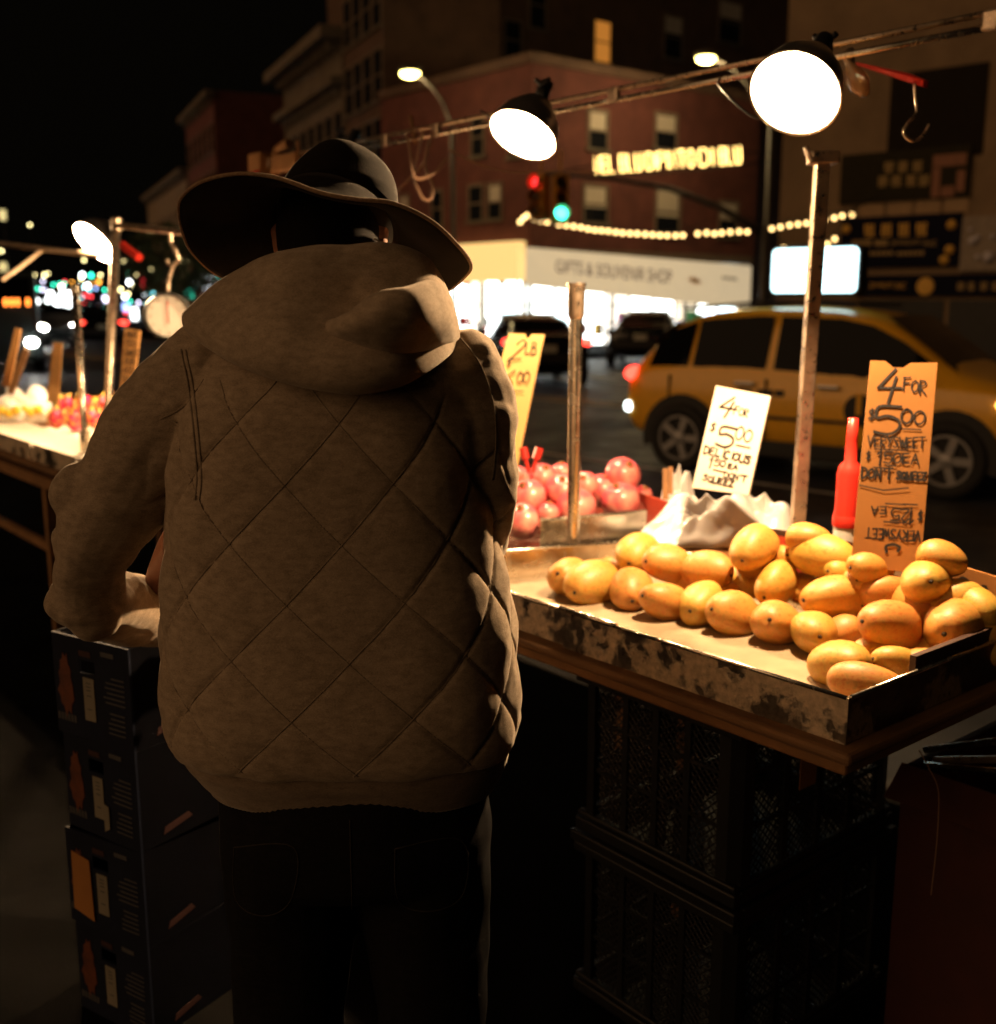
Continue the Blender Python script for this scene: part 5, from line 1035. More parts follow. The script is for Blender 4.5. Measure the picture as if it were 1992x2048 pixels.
for i, (x0, y0, x1, y1, m0) in enumerate(((1850, 1500, 2010, 1480, 'steel'), (1870, 1520, 2020, 1518, 'rusty_steel'), (1845, 1530, 2010, 1545, 'steel'))):
    mb = MB(); mb.tube([ad(x0, y0, 2.36), ad(x1, y1, 2.2)], .008, 6); tag(mb.build_at('metal_rod', M[m0], ad(x0, y0, 2.36)), ['uppermost thin metal rod lying over the brown carton', 'middle metal rod lying over the brown carton', 'lowest metal rod lying over the brown carton'][i], 'rod', 'rods on the brown carton')
mb = MB(); mb.tube([ad(*q, 2.1) for q in smooth_pts([V(1838, 1500), V(1860, 1540), V(1877, 1585), V(1874, 1680), V(1862, 1790)])], .0012, 5); tag(mb.build_at('string', M['cable'], ad(1838, 1500, 2.1)), 'thin string dangling beside the black crates', 'string')
# ---- stack of navy fruit cartons at the left
c0 = atz(255, 1300, .90); lft = atz(105, 1262, .90); ux = unit((lft-c0)*V(1, 1, 0)); uy = V(ux[1], -ux[0], 0)
M_navyc = pm('navy_carton', (.008, .011, .024), .7, spec=.15, var=.3, scale=8, rvar=.1); M_blk = pm('black_carton', (.002, .0022, .004), .85, spec=.06, var=.3)
M_orange = pm('orange_picture', (.12, .03, .008), .6, var=.45, scale=35); M_sticker = pm('paper_sticker', (.20, .18, .135), .7, var=.1); M_print = pm('grey_print', (.05, .05, .055), .7); M_redp = pm('red_stripe', (.03, .006, .004), .8)
BLN, BDP, BHT = np.linalg.norm((lft-c0)[:2]), .36, .2248
rzb = math.atan2(ux[1], ux[0])
def carton(idx):
    t = thing('fruit_carton', (0, 0, 0), 'x', 'carton', 'navy fruit cartons in the left stack', rzb)
    P = lambda a, b, z: V(a, -b, z)                                      # a along the printed face to the left, b away
    m_ = MB()
    def bx(m2, a0, a1, b0, b1, z0, z1): m2.fbox(P(a0, b1, z0), V(a1-a0, 0, 0), V(0, b1-b0, 0), V(0, 0, z1-z0))
    th = .006; ha, hb, hz0, hz1 = .108, .158, .148, .178                      # hand hole in the printed face
    bx(m_, 0, ha, 0, th, 0, BHT); bx(m_, hb, BLN, 0, th, 0, BHT); bx(m_, ha, hb, 0, th, 0, hz0); bx(m_, ha, hb, 0, th, hz1, BHT); m_.build('printed_face', M_navyc, t, local=True)
    m_ = MB(); bx(m_, 0, th, th, BDP, 0, BHT); bx(m_, BLN-th, BLN, th, BDP, 0, BHT); bx(m_, th, BLN-th, BDP-th, BDP, 0, BHT); bx(m_, th, BLN-th, th, BDP-th, 0, th); m_.build('box_walls', M_blk, t, local=True)
    m_ = MB(); rr = random.Random(idx)
    ol = [(.205 + .030*math.cos(q)*(1+.25*(k % 2))*(.8 if math.sin(q) < 0 else .6), .115 + .060*math.sin(q)*(1+.35*(k % 2)*rr.random())) for k, q in enumerate(np.linspace(0, 2*math.pi, 22, endpoint=False))]
    m_.loft([[P(x, -.0006, z) for x, z in ol], [P(x, -.0014, z) for x, z in ol]]); m_.build('fruit_picture', M_orange, t, local=True)
    m_ = MB()
    for k in range(6): bx(m_, .018, .085 - rr.uniform(0, .03), -.0012, -.0004, .150-.011*k, .1535-.011*k)
    for k in range(5): bx(m_, .022, .080 - rr.uniform(0, .03), -.0012, -.0004, .072-.011*k, .0755-.011*k)
    bx(m_, .045, .085, -.0012, -.0004, .196, .206)
    for k in range(6): bx(m_, .178+.0105*k, .1855+.0105*k, -.0012, -.0004, .030, .046)
    tag(m_.build('small_print', M_print, t, local=True), kind='stuff')
    m_ = MB(); bx(m_, .118, .155, -.0012, -.0004, .186, .198); m_.build('red_stripe', M_redp, t, local=True)
    m_ = MB(); bx(m_, .112, .146, -.0024, -.0005, .045, .140); st = m_.build('sticker', M_sticker, t, local=True)
    m_ = MB()
    for z in (.128, .12, .112, .1, .07): bx(m_, .122, .136, -.0030, -.0025, z, z+.002)
    tag(m_.build('sticker_print', M_print, st, local=True), kind='stuff')
    m_ = MB(); ol = [(-.0006, .06, .018), (-.0006, .14, .032), (-.0006, .13, .045), (-.0006, .065, .034)]
    m_.loft([[P(x, b, z) for x, b, z in ol], [P(x-.001, b, z) for x, b, z in ol]]); m_.build('side_mark', M_redp, t, local=True)
    return t
cls = []
labs = ['bottom navy fruit carton of the left stack, darkest', 'second navy carton from the bottom, tan paper stuck on its printed face', 'third navy carton from the bottom with a torn sticker', 'top navy fruit carton under the bent elbow, cardboard ends showing']
ct = carton(1)
for i in range(4):
    L_ = V(c0[0], c0[1], i*.2252)
    t = ct if i == 0 else dup(ct, L_, rzb + (0, .035, -.025, .015)[i])
    t.location = tuple(L_); t['label'] = labs[i]; cls.append(t)
m_ = MB(); m_.loft([[V(a, .0030, z) for a, z in ((.16, .02), (.225, .035), (.222, .175), (.165, .165))], [V(a, .0045, z) for a, z in ((.16, .02), (.225, .035), (.222, .175), (.165, .165))]]); m_.build('tan_paper', M_card, cls[1], local=True)
m_ = MB(); m_.loft([[V(a, .0026, z) for a, z in ((.095, .03), (.112, .02), (.112, .085), (.095, .08))], [V(a, .0040, z) for a, z in ((.095, .03), (.112, .02), (.112, .085), (.095, .08))]]); m_.build('torn_sticker', M_sticker, cls[2], local=True)
for k in range(5):
    m_ = MB(); z = .226 + .0045*k; m_.fbox(V(.006+.003*k, -.30, z), V(.12-.004*k, 0, 0), V(0, .285-.012*k, .001*k), V(0, 0, .003)); m_.build('cardboard_sheet', M_card, cls[3], local=True)
# ---- left stall: table, tray, dragon fruit, bags
lt = thing('left_stall_table', T(4.6, .5, 0), 'worn stall table at the far left below the dragon fruit', 'table')
mb = MB(); mb.tbox(3.62, 6.6, -.03, 1.2, .846, .868); mb.build('table_board', M_wood, lt)
mb = MB(); mb.tbox(3.64, 6.6, .0, 1.15, .75, .80); mb.build('under_rail', M_wood2, lt)
for a, b in ((3.75, .06), (4.35, .05), (5.6, .06), (3.75, 1.1), (5.6, 1.1)): mb = MB(); mb.tbox(a, a+.045, b, b+.045, 0, .7495); mb.build('leg', M_wood2, lt)
mb = MB(); mb.tbox(3.76, 5.6, .07, .10, .40, .44); mb.build('low_rail', M_wood2, lt)
ft = thing('left_tray', T(4.2, .2, .869), 'shallow worn metal tray at the left holding dragon fruit and bags', 'tray')
for nm, q in (('front_panel', (3.15, 3.70, -.004, 0, .869, ZR)), ('front_panel', (3.72, 4.30, -.008, -.004, .869, ZR)), ('front_panel', (4.34, 5.6, -.004, 0, .869, ZR)), ('back_panel', (3.15, 5.6, .8, .804, .869, ZR)), ('side_panel', (3.145, 3.149, -.004, .8, .869, ZR))): mb = MB(); mb.tbox(*q); mb.build(nm, M_tray, ft)
mb = MB(); mb.tbox(3.15, 5.6, .001, .799, .869, .876); mb.tbox(3.15, 5.6, .001, .30, .877, .93); mb.build('white_liner', M_cardw, ft)
M_df = pm('dragon_fruit_skin', (.60, .015, .10), .45, var=.25, scale=15); M_dfs = pm('dragon_fruit_scale', (.52, .42, .06), .5, col2=(.6, .1, .06), c2scale=20)
def dragon(P, r, seed):
    rr = np.random.default_rng(seed); ax = unit((rr.uniform(-.6, .6), rr.uniform(-.5, .5), 1)); m_ = MB()
    m_.lathe([(r*.82*math.sin(q), -r*1.05*math.cos(q)) for q in np.linspace(.05, math.pi-.05, 12)], 18, P, ax, caps=True); o = m_.build_at('dragon_fruit', M_df, P, smooth=True)
    m_ = MB(); e1 = unit(np.cross(ax, (.3, .5, .1))); e2 = np.cross(ax, e1)
    for k in range(20):
        q = k*2.4; h = -.8 + 1.6*k/19; rad = r*.80*math.sqrt(max(.1, 1-h*h)); c = V(P) + ax*h*r*1.0 + (e1*math.cos(q)+e2*math.sin(q))*rad; out = unit((e1*math.cos(q)+e2*math.sin(q))*1. + ax*1.0); sd = np.cross(out, e1*-math.sin(q)+e2*math.cos(q)); tg_ = e1*-math.sin(q)+e2*math.cos(q)
        m_.add([c-tg_*r*.34, c+tg_*r*.34, c+out*r*.75, c+sd*r*.16], [(0, 1, 2), (0, 2, 3), (1, 3, 2), (0, 3, 1)])
    m_.v = [tuple(q) for q in m_.v]
    tag(m_.build('scale_leaves', M_dfs, o), kind='stuff'); return o
DF = [(112, 838, 'leftmost in the front row'), (150, 842, 'second in the front row'), (190, 840, 'third in the front row'), (228, 838, 'nearest the sleeve in the front row'), (130, 812, 'left in the upper row'), (168, 810, 'in the middle of the upper row'), (208, 812, 'right in the upper row'), (240, 812, 'half behind the sleeve, upper row'), (262, 838, 'hidden by the sleeve in the front row')]
for i, (x, y, l) in enumerate(DF):
    P = atz(x, y, .975 if y > 825 else 1.035); tag(dragon(P, .052, i), 'red dragon fruit with yellow green scales, ' + l, 'dragon fruit', 'dragon fruit on the left tray')
for i, (x, y, w, l) in enumerate(((22, 820, .10, 'leftmost clear plastic bag of yellow fruit at the picture edge'), (66, 818, .10, 'clear plastic bag of yellow fruit next to the dragon fruit'))):
    P = atz(x, y, 1.0); mb = MB(); mb.ball(P, (w, w*.8, w*.75), 14, 10); mb.ball(P + V(.03, 0, .06), (w*.6, w*.5, w*.6), 12, 8); mb.tube([P + Z3*.07, P + V(.02, 0, .13)], [.03, .015], 8)
    vs, fs, nr = remesh(mb, .012, 2); vs = vs + nr*(.008*wob(vs, 45, i)[:, None]); mb = MB(); mb.add(vs, fs); o = tag(mb.build_at('clear_bag', M_bag, P, smooth=True), l, 'bag', 'clear bags on the left tray')
    for k in range(4): mb = MB(); mb.ball(P + V(-.06+.04*k, -.075, -.01+.015*(k % 2)), .026, 10, 8); mb.build('yellow_fruit', pm('yellow_fruit', (.75, .5, .04), .5), o, smooth=True)
def board(name, label, quad, D, mat, th=.01):
    P = [ad(*q, D) for q in quad]; m_ = MB(); m_.loft([P[::-1], [q + FWD*th for q in P[::-1]]]); return tag(m_.build_at(name, mat, P[3]), label, 'price card', 'price cards on the left stall')
M_ctan = pm('tan_card', (.55, .29, .10), .8, var=.15)
for lab, quad, D in (('leftmost leaning cardboard price strip on the left stall', ((30, 655), (42, 658), (18, 775), (4, 770)), 4.9), ('dark leaning strip beside the leftmost price strip', ((48, 692), (58, 702), (25, 790), (14, 785)), 4.85), ('upright cardboard price strip in front of the headlights', ((106, 684), (124, 686), (116, 805), (94, 803)), 4.8)): board('price_strip', lab, quad, D, M_ctan if 'dark' not in lab else M_wood2)
b_ = board('price_strip', 'cardboard price strip with black writing beside the scale', ((249, 656), (279, 661), (264, 800), (238, 798)), 4.3, M_ctan, .02)
TLp = ad(253, 672, 4.29); ex = unit(ad(279, 661, 4.3)-ad(249, 656, 4.3)); m_ = MB()
for k in range(6): write(m_, ['4LB', '500', 'SWEET', '2LB', '600', 'EA'][k], TLp - UP*(.035*k) - RT*.003*k - FWD*.001, ex, UP, -FWD, .022, .003, adv=.6)
m_.build('handwriting', M['ink'], b_)
for lab, pts, D, r, mt in (('pale round post at the left in front of the headlights', [(150, 572), (158, 690), (168, 850)], 4.95, .016, 'steel'), ('slim upright post beside the small far lamp', [(233, 438), (224, 620), (214, 850)], 5.1, .020, 'rusty_steel')):
    A, B_ = ad(*pts[0], D), ad(*pts[-1], D); t = thing('upright_post', V(B_[0], B_[1], .87), lab, 'post', 'posts of the left stall'); mb = MB(); mb.tube([A, B_, V(B_[0], B_[1], .872)], r, 12); mb.build('tube', M[mt], t, smooth=True)
    mb = MB(); mb.lathe([(r+.006, 0), (r+.006, .05)], 14, A - Z3*.05, Z3, caps=True); mb.build('cap', M[mt], t); mb = MB(); mb.lathe([(r+.007, 0), (r+.007, .12)], 14, V(B_[0], B_[1], .90), Z3, caps=True); mb.build('sleeve', M[mt], t)
lr = thing('left_rail', ad(235, 452, 5.1), 'brown rail from the slim post towards the hat, the scale hanging from it', 'rail'); mb = MB(); mb.tube([ad(228, 450, 5.1), ad(400, 468, 4.4)], .014, 8); mb.build('rod', M['rusty_steel'], lr); mb = MB(); mb.tube([ad(245, 490, 5.0), ad(278, 515, 4.9)], .018, 8); mb.build('red_arm', M['red_plastic'], lr)
l2 = thing('left_rail', ad(0, 487, 6.2), 'reddish rail at the left edge behind the small far lamp', 'rail'); mb = MB(); mb.tube([ad(-60, 480, 6.3), ad(150, 505, 5.6), ad(225, 512, 5.2)], .015, 8); mb.build('rod', M['rusty_steel'], l2); mb = MB(); mb.tube([ad(85, 500, 5.8), ad(40, 535, 5.8), ad(5, 560, 5.8)], .010, 6); mb.build('stay', M['rusty_steel'], l2)
# hanging scale
sc_ = thing('hanging_scale', ad(335, 632, 4.4), 'round white dial scale hanging left of the hood', 'scale'); C_ = ad(336, 632, 4.4); nD = unit(CAM - C_ + V(.4, 0, 0)); R_ = .085
mb = MB(); mb.lathe([(.001, -.05), (R_*1.06, -.05), (R_*1.10, -.02), (R_*1.10, .012), (R_*.98, .014), (R_*.97, .004)], 32, C_, nD); mb.build('case', M['black_metal'], sc_, smooth='auto')
mb = MB(); mb.lathe([(.001, .003), (R_*.97, .003)], 32, C_, nD); fc = mb.build('dial', M['white_plastic'], sc_)
exd = unit(np.cross(Z3, nD)); eyd = np.cross(nD, exd); mb = MB(); mb.fbox(C_ + nD*.006 - exd*.002 - eyd*.03, exd*.004, eyd*.09, nD*.002); mb.build('needle', M['red_plastic'], fc)
mb = MB()
for k in range(12): q = k*math.pi/6; c = C_ + nD*.004 + (exd*math.cos(q)+eyd*math.sin(q))*R_*.82; mb.box(c, (.010, .003, .001), exd*math.cos(q)+eyd*math.sin(q), np.cross(nD, exd*math.cos(q)+eyd*math.sin(q)), nD)
tag(mb.build('tick_marks', M['ink'], fc), kind='stuff')
mb = MB(); mb.tube([ad(*q, 4.42) for q in smooth_pts([V(336, 585), V(338, 560), V(348, 530), V(357, 520), V(350, 500), V(342, 485), V(341, 466)])], .008, 8); mb.tube([ad(*q, 4.42) for q in smooth_pts([V(348, 530), V(338, 528), V(334, 520)])], .008, 8); mb.build('hook', M['rusty_steel'], sc_, smooth=True)
mb = MB(); mb.tube([C_ - Z3*.09, C_ - Z3*.22], .004, 6); mb.lathe([(.001, 0), (.10, .01), (.12, .05)], 20, C_ - Z3*.30, Z3); [mb.tube([C_ - Z3*.22, C_ - Z3*.25 + V(.12*math.cos(q), .12*math.sin(q), 0)], .002, 4) for q in (0, 2.1, 4.2)]; mb.build('pan', M['steel'], sc_)
# ================================================================== the person seen from behind
def fabric(name, c1, c2, scale=900., rough=.9, sheen=.35, bump=.35):
    m = bpy.data.materials.new(name); m.use_nodes = True; nd, lk = m.node_tree.nodes, m.node_tree.links; b = nd['Principled BSDF']
    b.inputs['Roughness'].default_value = rough; b.inputs['Sheen Weight'].default_value = sheen; b.inputs['Sheen Roughness'].default_value = .4; b.inputs['Specular IOR Level'].default_value = .15
    b.inputs['Sheen Tint'].default_value = (1, .9, .78, 1)
    tc = nd.new('ShaderNodeTexCoord'); mp = nd.new('ShaderNodeMapping'); mp.inputs['Scale'].default_value = (1, 1, 2.2); lk.new(tc.outputs['Object'], mp.inputs[0])
    def ns(s, d=3, r=.6):
        n = nd.new('ShaderNodeTexNoise'); n.inputs['Scale'].default_value = s; n.inputs['Detail'].default_value = d; n.inputs['Roughness'].default_value = r; lk.new(mp.outputs[0], n.inputs['Vector']); return n.outputs['Fac']
    a = ns(scale*.45, 2); bb = ns(scale*.06, 4); ad_ = nd.new('ShaderNodeMath'); ad_.operation = 'ADD'; lk.new(a, ad_.inputs[0]); lk.new(bb, ad_.inputs[1])
    rp = nd.new('ShaderNodeMapRange'); rp.inputs[1].default_value = .75; rp.inputs[2].default_value = 1.25; lk.new(ad_.outputs[0], rp.inputs[0])
    mx = nd.new('ShaderNodeMix'); mx.data_type = 'RGBA'; lk.new(rp.outputs[0], mx.inputs[0]); mx.inputs[6].default_value = (*c1, 1); mx.inputs[7].default_value = (*c2, 1); lk.new(mx.outputs[2], b.inputs['Base Color'])
    bp = nd.new('ShaderNodeBump'); bp.inputs['Strength'].default_value = bump; bp.inputs['Distance'].default_value = .0015; lk.new(ad_.outputs[0], bp.inputs['Height']); lk.new(bp.outputs[0], b.inputs['Normal'])
    return m
M_jacket = fabric('brown_fleece', (.25, .19, .13), (.44, .345, .25)); M_hood = fabric('brown_fleece_hood', (.26, .20, .138), (.45, .355, .26)); M_seam = fabric('seam_thread', (.07, .052, .038), (.12, .09, .066))
M_stitch = fabric('quilt_thread', (.17, .13, .092), (.29, .23, .165))
M_rib = fabric('rib_knit', (.19, .14, .098), (.31, .24, .175), 700)
M_felt = fabric('brown_felt', (.004, .0028, .0018), (.009, .0064, .0042), 800, .95, .03, .2); M_bind = fabric('hat_binding', (.16, .10, .06), (.30, .20, .12), 500, .85, .2)
M_jeans = fabric('dark_denim', (.004, .004, .005), (.009, .008, .009), 900, .95, .0); M_skin = pm('skin', (.30, .13, .075), .55, var=.12, scale=40); M_hair = pm('black_hair', (.006, .0045, .004), .85, spec=.1, var=.3, scale=80)
M_thread = fabric('jeans_thread', (.02, .018, .016), (.035, .03, .026), 900, .9, .0)
PB = ad(705, 1590, 1.62)
person = thing('person', (PB[0], 1.60, 0), 'person seen from behind in a wide brimmed hat, quilted brown jacket and dark jeans', 'person')
ROWS = [(1556, 412, 1004, .122), (1545, 404, 1008, .126), (1525, 392, 1014, .134), (1500, 372, 1024, .148), (1460, 352, 1032, .165), (1400, 343, 1034, .178), (1300, 339, 1030, .178), (1200, 339, 1020, .175), (1100, 345, 1000, .17), (1000, 352, 985, .168), (900, 360, 975, .165), (830, 370, 965, .158), (770, 388, 945, .148), (725, 415, 915, .13), (690, 455, 885, .112), (655, 505, 850, .095), (620, 560, 805, .08)]
YT = lambda py: 1.60 - .03*(py-620)/1000
TR_ = []
for py, xl, xr, hd in ROWS:
    c = aty((xl+xr)/2, py, YT(py)); a = aty(xl, py, YT(py)); b = aty(xr, py, YT(py)); TR_.append((c[2], c[0], c[1], (b[0]-a[0])/2, hd))
TR_.sort(); TA = np.array(TR_)
def ti(z, k): return np.interp(z, TA[:, 0], TA[:, k])
def sring(z, n=56, grow=0.):
    cx, cy, hw, hd = (ti(z, k) for k in (1, 2, 3, 4)); e = 2/2.5; out = []
    for q in np.linspace(0, 2*math.pi, n, endpoint=False):
        c, s = math.cos(q), math.sin(q); out.append(V(cx + (hw+grow)*math.copysign(abs(c)**e, c), cy + (hd+grow)*math.copysign(abs(s)**e, s), z))
    return out
zh, zn = TA[0, 0], TA[-1, 0]
mb = MB(); mb.loft([sring(z) for z in np.linspace(zh+.062, zn, 40)])
L = lambda x, y, Y: aty(x, y, Y)
larm = [L(425, 765, 1.60), L(345, 850, 1.60), L(275, 935, 1.59), L(218, 1030, 1.58), L(180, 1115, 1.58), L(180, 1192, 1.62)]
capsule(mb, larm, [.088, .086, .080, .072, .056, .054], 18)
fore = [L(180, 1196, 1.62), L(245, 1218, 1.80), L(305, 1226, 1.96), L(420, 1215, 2.08)]
capsule(mb, fore, [.056, .058, .058, .046], 18)
for x, y, Y, r in ((170, 985, 1.58, .050), (150, 1090, 1.585, .040), (150, 1200, 1.62, .042), (190, 1232, 1.62, .042)): mb.ball(L(x, y, Y), r, 14, 10)
rarm = [L(905, 765, 1.60), L(945, 850, 1.585), L(958, 930, 1.575), L(955, 1010, 1.59), L(945, 1070, 1.68)]
capsule(mb, rarm, [.080, .072, .062, .056, .054], 18)
rfore = [L(945, 1070, 1.68), L(930, 1060, 1.85), L(900, 1055, 2.0)]
capsule(mb, rfore, [.054, .05, .042], 16)
vs, fs, nr = remesh(mb, .0042, 6)
# quilting: pillow shaped diamonds on the torso, creases near the arms, small wrinkles everywhere
cx, cy, hw, hd = (ti(vs[:, 2], k) for k in (1, 2, 3, 4))
sx, sy = (vs[:, 0]-cx)/hw, (vs[:, 1]-cy)/hd; rad = (np.abs(sx)**2.5 + np.abs(sy)**2.5)**(1/2.5)
lat = np.arctan2(sx, -sy)*.27                                                  # arc length round the back, metres
mask = np.clip(1 - np.abs(rad-1)/.14, 0, 1)**.5 * np.clip((1.50-vs[:, 2])/.06, 0, 1) * np.clip((vs[:, 2]-zh-.06)/.03, 0, 1)
g1 = ((lat-.037)*1.10 + (vs[:, 2]-1.281)*1.16)/.185; g2 = ((lat-.037)*1.10 - (vs[:, 2]-1.281)*1.16)/.185
tri = lambda g: np.abs(g - np.round(g))*2                                       # 0 on a seam, 1 mid panel
pil = np.minimum(1, tri(g1)*10)**.6*np.minimum(1, tri(g2)*10)**.6; puff = (tri(g1)*tri(g2))**.5
sidew = np.clip(np.abs(sx)*1.5-.4, 0, 1)
dq = (.0014 + .0035*sidew)*(pil-1) + (.0016 + .009*sidew)*puff
wr = vnoise(vs, 38, 1)*.006 + vnoise(vs*V(1, 1, 2.2), 60, 2)*.003 + vnoise(vs, 150, 3)*.0009
armm = np.clip(1 - mask*1.4, 0, 1)
wr = wr*(.45 + .75*armm) + vnoise(vs*V(1, 1, .45), 21, 8)*.010*np.clip((vs[:, 2]-zh-.05)/.1, 0, 1) + armm*.005*np.abs(vnoise(vs*V(1.2, 1, 2.6), 34, 5))
vs = vs + nr*(dq*mask + wr)[:, None]
mb = MB(); mb.add(vs, fs); jk = mb.build('jacket', M_jacket, person, smooth=True); jk['label'] = 'quilted brown fleece jacket'
jb = BVHTree.FromPolygons([tuple(v) for v in vs], fs)
# stitched lines along the quilting
def stitch(fam, k):
    P = []
    for z in np.arange(zh+.075, 1.50, .008):
        d = (z-1.281)*1.16; lt = (k*.185 - d)/1.10 + .037 if fam == 1 else (k*.185 + d)/1.10 + .037
        ph = lt/.27
        if abs(ph) > 1.9: 
            if len(P) > 3: yield P
            P = []; continue
        c_ = V(ti(z, 1), ti(z, 2), z); e_ = unit(V(math.sin(ph)*ti(z, 3), -math.cos(ph)*ti(z, 4), 0))
        h_ = jb.ray_cast(Vector(c_ + e_*.6), Vector(-e_))
        if h_[0] is None: continue
        q = V(h_[0]); rel = abs(np.linalg.norm((q-c_)[:2]) )
        if (abs((q[0]-c_[0])/ti(z, 3))**2.5 + abs((q[1]-c_[1])/ti(z, 4))**2.5)**.4 > 1.13: 
            if len(P) > 3: yield P
            P = []; continue
        P.append(q + e_*.0001)
    if len(P) > 3: yield P
for fam in (1, 2):
    for k in range(-6, 7):
        for P in stitch(fam, k): m_ = MB(); m_.tube(P, .0009, 5); m_.build('quilt_stitch', M_stitch, jk, smooth=True)
# ribbed hem band
mb = MB(); rings = []
for z in np.linspace(zh-.012, zh+.072, 14):
    rg = sring(max(z, zh), 260, -.016 + .012*max(0, math.sin(math.pi*(z-zh+.012)/.0845))**.6); k = len(rg)
    out = []
    for i, q in enumerate(rg): c = V(ti(z, 1), ti(z, 2), q[2]); n = unit(V(q[0]-c[0], q[1]-c[1], 0)); out.append(V(q[0], q[1], z) + n*.0007*(1 if i % 2 else -1))
    rings.append(out)
mb.loft(rings); mb.build('hem_band', M_rib, jk, smooth=True)
def hit(x, y, trees, off=.0):
    r = unit(ray(x, y)); best = None
    for t in trees:
        h = t.ray_cast(Vector(CAM), Vector(r))
        if h[0] is not None and (best is None or h[3] < best[1]): best = (V(h[0]), h[3])
    return None if best is None else best[0] - r*off
def seam(pts, trees, name, par, r=.0013, off=.0004, mat=None):
    P = [hit(q[0], q[1], trees, off) for q in smooth_pts([V(*p) for p in pts], 6)]; P = [q for q in P if q is not None]
    if len(P) > 2: m_ = MB(); m_.tube(P, r, 6); return m_.build(name, mat or M_seam, par, smooth=True)
for dx in (0, 9): seam([(362+dx, 700), (378+dx, 780), (388+dx, 870), (394+dx, 950), (390+dx, 1000)], [jb], 'sleeve_seam', jk, .0015, mat=M_stitch)
seam([(905, 640+20), (955, 720), (985, 800), (992, 880), (985, 960)], [jb], 'sleeve_seam', jk, .0015, mat=M_stitch)
# ---- hood lying on the shoulders
HD = -.055
def rows3(rows, n=56):
    out = []
    for r in rows:
        p = smooth_pts([V(*q) for q in r], 8); t = np.linspace(0, len(p)-1, n); P = np.array(p); out.append([ad(np.interp(k, range(len(p)), P[:, 0]), np.interp(k, range(len(p)), P[:, 1]), np.interp(k, range(len(p)), P[:, 2])+HD) for k in t])
    return out
def densify(R, k=6):
    R = np.array(R); n = len(R); out = []
    for i in range(n-1):
        p0, p1, p2, p3 = R[max(i-1, 0)], R[i], R[i+1], R[min(i+2, n-1)]
        for t in np.linspace(0, 1, k, endpoint=False): out.append(.5*((2*p1) + (-p0+p2)*t + (2*p0-5*p1+4*p2-p3)*t*t + (-p0+3*p1-3*p2+p3)*t**3))
    return np.array(out + [R[-1]])
ra = [(376, 640, 1.66), (430, 590, 1.64), (520, 540, 1.62), (620, 515, 1.61), (700, 510, 1.61), (780, 526, 1.61), (850, 560, 1.63), (885, 600, 1.66)]
rb_ = [(374, 634, 1.63), (430, 584, 1.585), (520, 530, 1.555), (620, 506, 1.545), (700, 502, 1.545), (780, 497, 1.55), (852, 528, 1.58), (894, 600, 1.64)]
rc = [(372, 640, 1.60), (440, 606, 1.535), (530, 562, 1.505), (620, 545, 1.497), (700, 543, 1.51), (780, 556, 1.52), (858, 588, 1.545), (900, 630, 1.62)]
rd = [(375, 650, 1.585), (448, 645, 1.505), (540, 628, 1.47), (630, 622, 1.468), (710, 622, 1.485), (790, 625, 1.49), (872, 632, 1.53), (906, 655, 1.61)]
re_ = [(386, 662, 1.58), (460, 690, 1.497), (550, 700, 1.46), (640, 705, 1.442), (720, 703, 1.438), (800, 692, 1.452), (872, 676, 1.52), (906, 676, 1.61)]
rf = [(398, 672, 1.585), (470, 716, 1.505), (560, 750, 1.478), (640, 768, 1.464), (725, 775, 1.46), (810, 755, 1.475), (876, 714, 1.535), (904, 692, 1.615)]
rg_ = [(400, 668, 1.62), (472, 706, 1.56), (562, 738, 1.54), (640, 754, 1.53), (725, 760, 1.53), (808, 742, 1.54), (872, 706, 1.585), (900, 688, 1.65)]
R = densify(rows3([ra, rb_, rc, rd, re_, rf, rg_]), 7)
flat = R.reshape(-1, 3); nn = vnoise(flat, 26, 11)*.006 + np.abs(vnoise(flat*V(1.6, 1, 1.2), 34, 12))*.009 + vnoise(flat, 110, 13)*.0012; back = V(0, -1., .2)
flat = flat + nn[:, None]*back; R = flat.reshape(R.shape)
mb = MB(); mb.loft([list(r) for r in R], ringclosed=False, caps=False)
hv = list(mb.v); hf = list(mb.f); hood = mb.build('hood', M_hood, person, smooth=True); sd = hood.modifiers.new('s', 'SOLIDIFY'); sd.thickness = .008; sd.offset = -1
hb = BVHTree.FromPolygons(hv, hf)
# the rolled opening edge of the hood folded over on the right
f1 = [(640, 662, 1.490), (700, 646, 1.446), (752, 612, 1.432), (806, 600, 1.437), (846, 588, 1.470), (868, 580, 1.52)]
f2 = [(642, 664, 1.490), (700, 641, 1.418), (755, 602, 1.395), (812, 590, 1.398), (856, 578, 1.44), (880, 588, 1.52)]
f3 = [(644, 666, 1.490), (706, 648, 1.402), (762, 616, 1.376), (822, 606, 1.382), (872, 612, 1.45), (896, 625, 1.53)]
f4 = [(646, 668, 1.490), (722, 665, 1.416), (778, 652, 1.392), (836, 645, 1.406), (885, 645, 1.478), (904, 652, 1.558)]
f5 = [(648, 670, 1.490), (742, 686, 1.448), (795, 690, 1.438), (850, 680, 1.468), (892, 668, 1.535), (908, 668, 1.600)]
f6 = [(650, 672, 1.490), (758, 711, 1.534), (806, 730, 1.534), (858, 702, 1.546), (892, 686, 1.601), (906, 682, 1.656)]
R = densify(rows3([f1, f2, f3, f4, f5, f6], 44), 7); flat = R.reshape(-1, 3); flat = flat + (vnoise(flat, 45, 21)*.004 + np.abs(vnoise(flat*V(2.6, 1, .8), 60, 22))*.010)[:, None]*back; R = flat.reshape(R.shape)
